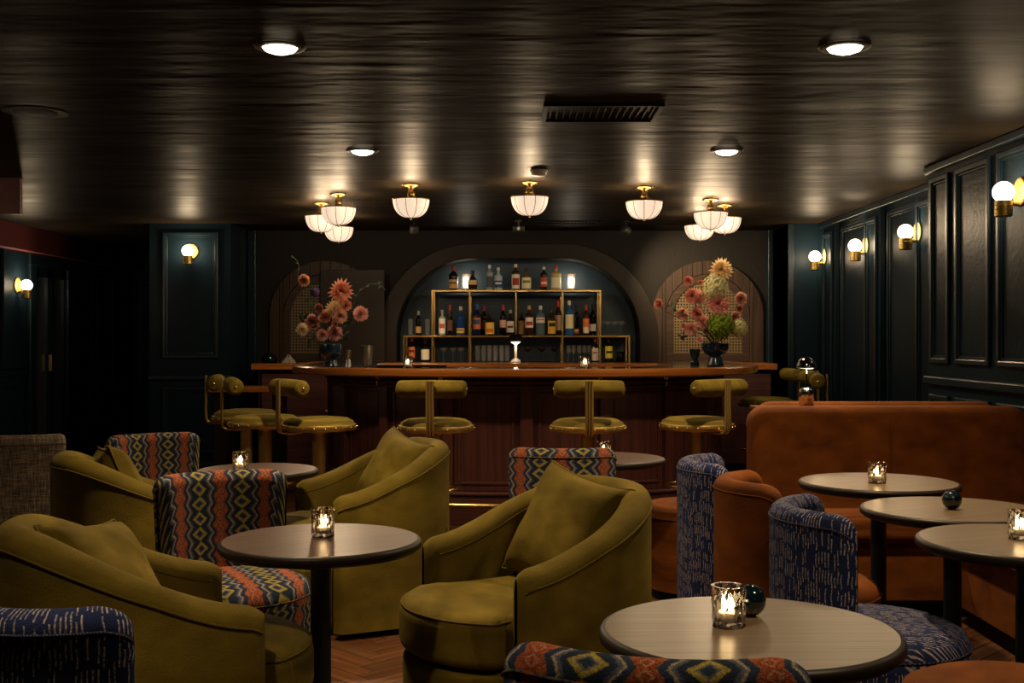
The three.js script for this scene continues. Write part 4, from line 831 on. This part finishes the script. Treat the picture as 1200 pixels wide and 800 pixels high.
// flowers
function petalGeo(len, wid, cup) {                  // a boat-shaped petal along +y, opening to +z
  const n = 4, pos = [], idx = []; for (let i = 0; i <= n; i++) { const t = i / n, w = wid * Math.sin(Math.PI * Math.min(1, .18 + t * .8)) * (t > .95 ? .25 : 1), y = t * len, z = cup * len * t * t; pos.push(-w / 2, y, z + w * .25, 0, y, z, w / 2, y, z + w * .25); }
  for (let i = 0; i < n; i++) for (let j = 0; j < 2; j++) { const a = i * 3 + j, b = a + 1, c = a + 3, d = a + 4; idx.push(a, b, c, b, d, c); }
  const g = new THREE.BufferGeometry(); g.setAttribute('position', new THREE.Float32BufferAttribute(pos, 3)); g.setIndex(idx); g.computeVertexNormals(); return g;
}
function dahliaGeo(r, spiky) {                      // rings of petals on a dome, facing +z
  const out = [], rings = spiky ? 6 : 7, gs = [];
  for (let k = 0; k < rings; k++) {
    const f = k / (rings - 1), tilt = (8 + 66 * (1 - f)) * D * (spiky ? .95 : 1.05), cnt = Math.round(6 + f * (spiky ? 12 : 14)), len = r * (.35 + .62 * Math.pow(f, .7)) * (spiky ? 1.08 : .98), wid = r * (spiky ? .3 : .46);
    for (let i = 0; i < cnt; i++) { const g = petalGeo(len * (.9 + .2 * hash(i, k, 7)), wid, spiky ? .12 : .3); g.rotateX(tilt); g.translate(0, r * .06 * f, r * .2 * (1 - f)); g.rotateZ((i + (k % 2) * .5 + hash(i, k, 9) * .3) / cnt * Math.PI * 2); out.push(g); }
  }
  out.push(new THREE.SphereGeometry(.5, 12, 8).scale(r, r, r * .4).translate(0, 0, -r * .12));
  return merge(out);
}
function hydrangeaGeo(rx, ry) {
  const out = [], n = 190, fl = []; for (let k = 0; k < 4; k++) { const g = new THREE.CircleGeometry(.3, 5).scale(1, 1.15, 1).translate(0, .3, 0).rotateX(.35).rotateZ(k * Math.PI / 2); fl.push(g); } const f1 = merge(fl);
  for (let i = 0; i < n; i++) { const y = 1 - 2 * (i + .5) / n, a = i * 2.39996 + hash(i, 6, 2) * .5, q = Math.sqrt(1 - y * y), d = V(q * Math.cos(a), y, q * Math.sin(a)); const g = f1.clone().scale(.24 * rx, .24 * rx, .24 * rx); g.rotateZ(hash(i, 1, 2) * 3); g.applyQuaternion(new THREE.Quaternion().setFromUnitVectors(V(0, 0, 1), d)); const k = .86 + .2 * hash(i, 4, 2); g.translate(d.x * rx * k, d.y * ry * k, d.z * rx * k); out.push(g); }
  out.push(new THREE.SphereGeometry(.85, 14, 10).scale(rx, ry, rx)); return merge(out);
}
const petalMats = {};
const pmh = c => petalMats['h' + c] ??= phy({ color: new THREE.Color(c), roughness: .9, side: THREE.DoubleSide, specularIntensity: .3 });
const pm = c => petalMats[c] ??= phy({ color: new THREE.Color(c).lerp(new THREE.Color(1, .86, .76), .28), roughness: .95, side: THREE.DoubleSide, specularIntensity: .3, transmission: .32, thickness: 0 });
const unit = { d: dahliaGeo(1, false), s: dahliaGeo(1, true) };
function flower(kind, mouth, px, py, dia, col, k, depth, label, group, centre) {
  // k: metres per picture unit at the vase; px, py are metres relative to the mouth
  const tip = V(mouth.x + px, mouth.y + py, mouth.z + depth), r = dia * .56;
  const o = thing(kind === 'h' ? 'hydrangea' : kind === 'g' ? 'globe_flower' : 'dahlia', label, 'flower', mouth, 0, group);
  const loc = tip.clone().sub(mouth);
  part('stem', tube([V(0, -.05, 0), V(loc.x * .25, loc.y * .35, loc.z * .3 + .0), V(loc.x * .8, loc.y * .75, loc.z * .9 - .01), V(loc.x, loc.y - r * .2, loc.z - r * .25)], .0028, 12, 5), M.stem, o);
  let b;
  if (kind === 'h') b = part('bloom', hydrangeaGeo(r, r * (centre ?? 1)), pmh(col), o);
  else if (kind === 'g') { const g = new THREE.IcosahedronGeometry(r, 3), p = g.attributes.position; for (let i = 0; i < p.count; i++) { const q = 1 + .12 * (hash(i / 3 | 0, 3, 4) - .5); p.setXYZ(i, p.getX(i) * q, p.getY(i) * q, p.getZ(i) * q); } g.computeVertexNormals(); b = part('bloom', g, pmh(col), o); }
  else { b = part('bloom', unit[kind], pm(col), o); b.scale.setScalar(r); const c = part('centre', new THREE.SphereGeometry(.2, 10, 8).scale(1, 1, .7).translate(0, 0, .22), pm(centre ?? col), b); b.rotation.set(rr(-.35, .2), clamp(px * 1.6, -.6, .6) + rr(-.2, .2), 0); }
  b.position.copy(loc);
}
function vaseGeo(s) { return lathe([[0, 0], [.055, 0], [.056, .008], [.045, .035], [.036, .055], [.05, .066], [.07, .085], [.075, .11], [.075, .165], [.07, .17], [.066, .165], [.066, .1], [0, .08]].map(([r, y]) => [r * s, y * s]), 40); }
const vL = P(-1.315, BH - .002, 8.3), vR = P(1.52, BH - .002, 8.55);
{
  const a = thing('blue_vase', 'glossy navy footed vase on the bar holding the purple globe flower', 'vase', vL); part('vase_body', vaseGeo(1.0), M.navyGlaze, a); part('vase_band', torus(.0755, .002, .15, 40), M.navyGlaze, a);
  const b = thing('navy_vase', 'large navy footed bowl vase on the bar holding green hydrangea', 'vase', vR); part('vase_body', lathe([[0, 0], [.062, 0], [.063, .01], [.048, .06], [.044, .075], [.075, .09], [.098, .12], [.1, .165], [.097, .17], [.09, .165], [.085, .12], [0, .1]], 10), M.navyGlaze, b); part('vase_rim', torus(.0975, .003, .168, 40), M.navyGlaze, b);
  const c = thing('small_vase', 'small dark ribbed vase beside the large navy vase', 'vase', P(1.40, BH - .002, 8.75)); part('vase_body', lathe([[0, 0], [.036, 0], [.03, .03], [.02, .05], [.035, .07], [.042, .12], [.04, .125], [.035, .12], [0, .08]], 16), M.navyGlaze, c); part('vase_rim', torus(.041, .002, .123, 24), M.navyGlaze, c);
}
const mL = vL.clone().add(V(0, .165, 0)), mR = vR.clone().add(V(0, .165, 0));
const kL = 8.3 / 1340, kR = 8.55 / 1340;
const proj = (m, Z) => ({ x: 600 + m.x * 1340 / Z, y: 397 - (m.y - 1.28) * 1340 / Z });
const cL = proj(mL, 8.3), cR = proj(mR, 8.55);
const putR = (kind, x, y, d, col, label, centre) => flower(kind, mR, (750 + x / 5.33 - cR.x) * kR, -(290 + y / 5.33 - cR.y) * kR, d * kR, col, kR, rr(-.03, .14), label + ' before the caned arch', 'flowers in the large navy vase', centre);
const fixL = (k, x, y, d, c, l, e) => flower(k, mL, (320 + x / 5.33 - cL.x) * kL, -(290 + y / 5.33 - cL.y) * kL, d * kL, c, kL, rr(-.05, .12), l, 'flowers in the navy footed vase', e);
fixL('d', 207, 205, 14, '#e39a55', 'peach dahlia on a tall stem beside the thin twig', '#a85a24');
fixL('g', 275, 283, 10, '#5a4a72', 'purple globe flower among the dark leaves');
fixL('s', 428, 270, 25, '#e2764e', 'large spiky coral dahlia on top of the vase with purple globe');
fixL('d', 298, 378, 11, '#c8472a', 'small red orange dahlia below the purple globe');
fixL('s', 385, 390, 20, '#efcf86', 'cream yellow spiky dahlia behind the pale pink one');
fixL('d', 460, 360, 13, '#e07a48', 'orange coral dahlia below the large spiky coral one');
fixL('d', 333, 432, 14, '#e08058', 'salmon dahlia beside the cream yellow spiky one');
fixL('d', 425, 425, 18, '#f0b9a2', 'pale pink dahlia in front of the cream yellow one', '#d98a5a');
fixL('d', 547, 418, 18, '#eeaaa0', 'pink dahlia standing apart below the arching twig', '#d0a050');
fixL('d', 245, 460, 19, '#e8a09a', 'pink dahlia next to the dark red bud', '#c07068');
fixL('d', 395, 475, 8, '#e08a2c', 'tiny orange dahlia above the low pink ones');
fixL('d', 315, 545, 14, '#dd9296', 'dusky pink dahlia at the rim of the footed vase');
fixL('d', 385, 530, 19, '#e8a6a6', 'large pink dahlia at the rim of the footed vase', '#c67a70');
fixL('s', 200, 510, 14, '#f0dca6', 'drooping cream dahlia below the pink one');
fixL('d', 180, 462, 8, '#6a1a1a', 'small dark red dahlia bud beside the pink one');
putR('s', 495, 145, 24, '#f4d489', 'pale yellow spiky dahlia on top', '#e8b050');
putR('d', 302, 207, 11, '#d9562e', 'small round orange red dahlia high');
putR('d', 365, 222, 6, '#e8862a', 'tiny orange marigold dahlia high');
putR('d', 315, 303, 18, '#ec8c66', 'salmon dahlia with darker heart', '#d8603c');
putR('s', 360, 315, 17, '#eea092', 'pink dahlia tucked behind the salmon one');
putR('h', 455, 255, 26, '#dcd6a4', 'tall cream hydrangea', 1.12);
putR('s', 470, 355, 26, '#e88a80', 'large rose pink spiky dahlia', '#c65048');
putR('d', 617, 320, 15, '#f0b4a0', 'pale pink dahlia above the small orange one', '#dca050');
putR('d', 617, 380, 9, '#cf4a24', 'small orange dahlia below the pale pink one');
putR('d', 122, 353, 12, '#d9643e', 'coral ball dahlia standing apart');
putR('d', 268, 420, 15, '#eda07c', 'peach pink dahlia', '#d88a4a');
putR('d', 338, 415, 14, '#d2583a', 'coral red dahlia');
putR('s', 388, 462, 16, '#ea9a94', 'rose dahlia beside the green hydrangea');
putR('d', 585, 433, 13, '#e99a96', 'small rose dahlia above the pale hydrangea');
putR('h', 490, 490, 29, '#7f9630', 'large green hydrangea', 1);
putR('h', 600, 505, 17, '#d9d69a', 'pale green hydrangea', 1.15);
putR('d', 315, 507, 16, '#f0aca0', 'light pink dahlia low');
putR('d', 265, 490, 7, '#e87a48', 'tiny coral dahlia bud');
putR('s', 360, 575, 8, '#e8a0a0', 'little drooping pink blossom');
putR('d', 402, 520, 9, '#7c1c18', 'small dark red dahlia');
// twigs and foliage
const leafG = (() => { const s = new THREE.Shape(); s.moveTo(0, 0); s.quadraticCurveTo(.35, .4, 0, 1); s.quadraticCurveTo(-.35, .4, 0, 0); const g = new THREE.ShapeGeometry(s, 5), p = g.attributes.position; for (let i = 0; i < p.count; i++) p.setZ(i, .15 * Math.sin(p.getY(i) * 3) + Math.abs(p.getX(i)) * .5); g.computeVertexNormals(); return g; })();
M.leaf.side = THREE.DoubleSide;
function sprig(m, k, c, base, pts, nl, label, group, ls = .045) {
  const o = thing('leafy_sprig', label, 'sprig', m, 0, group), v = [V(0, -.05, 0), ...pts.map(([x, y]) => V((base + x / 5.33 - c.x) * k, -(290 + y / 5.33 - c.y) * k, rr(-.03, .05)))];
  const cv = new THREE.CatmullRomCurve3(v); part('stem', new THREE.TubeGeometry(cv, 30, .0022, 5), M.stem, o);
  for (let i = 0; i < nl; i++) { const t = .35 + .65 * (i + rnd() * .6) / nl, p = cv.getPoint(Math.min(1, t)), l = part('leaf', leafG, M.leaf, o); l.position.copy(p); l.scale.setScalar(ls * rr(.6, 1.2)); l.rotation.set(rr(-.7, .7), rr(-.8, .8), rr(-2.6, 2.6)); }
}
const gL = 'greenery in the navy footed vase', gR = 'greenery in the large navy vase';
sprig(mL, kL, cL, 320, [[300, 480], [200, 320], [165, 180], [155, 95], [115, 50]], 9, 'thin twig rising tallest from the footed vase', gL, .03);
sprig(mL, kL, cL, 320, [[420, 500], [500, 380], [525, 300], [600, 230], [660, 230], [705, 265]], 9, 'thin twig arching over the lone pink dahlia', gL, .035);
sprig(mL, kL, cL, 320, [[280, 450], [230, 330], [240, 245]], 10, 'leafy stem around the purple globe flower', gL);
sprig(mL, kL, cL, 320, [[280, 500], [190, 430], [150, 440]], 10, 'leafy stem beside the dark red bud', gL);
sprig(mL, kL, cL, 320, [[400, 540], [470, 480], [500, 450]], 8, 'leafy stem below the lone pink dahlia', gL);
sprig(mL, kL, cL, 320, [[280, 560], [230, 580], [215, 630]], 7, 'drooping leafy stem beside the footed vase', gL);
sprig(mL, kL, cL, 320, [[430, 560], [460, 540], [480, 570]], 6, 'short leafy stem hanging over the vase rim', gL);
sprig(mR, kR, cR, 750, [[380, 520], [300, 540], [240, 565]], 10, 'dark leafy stem spreading low from the large vase', gR);
sprig(mR, kR, cR, 750, [[360, 470], [230, 400], [175, 350]], 10, 'dark leafy stem reaching towards the coral ball dahlia', gR);
sprig(mR, kR, cR, 750, [[400, 450], [330, 340], [310, 230]], 8, 'dark leafy stem below the small orange red dahlia', gR);
sprig(mR, kR, cR, 750, [[520, 480], [580, 470], [620, 450]], 9, 'dark leafy stem behind the pale green hydrangea', gR);

renderer.render(scene, camera);
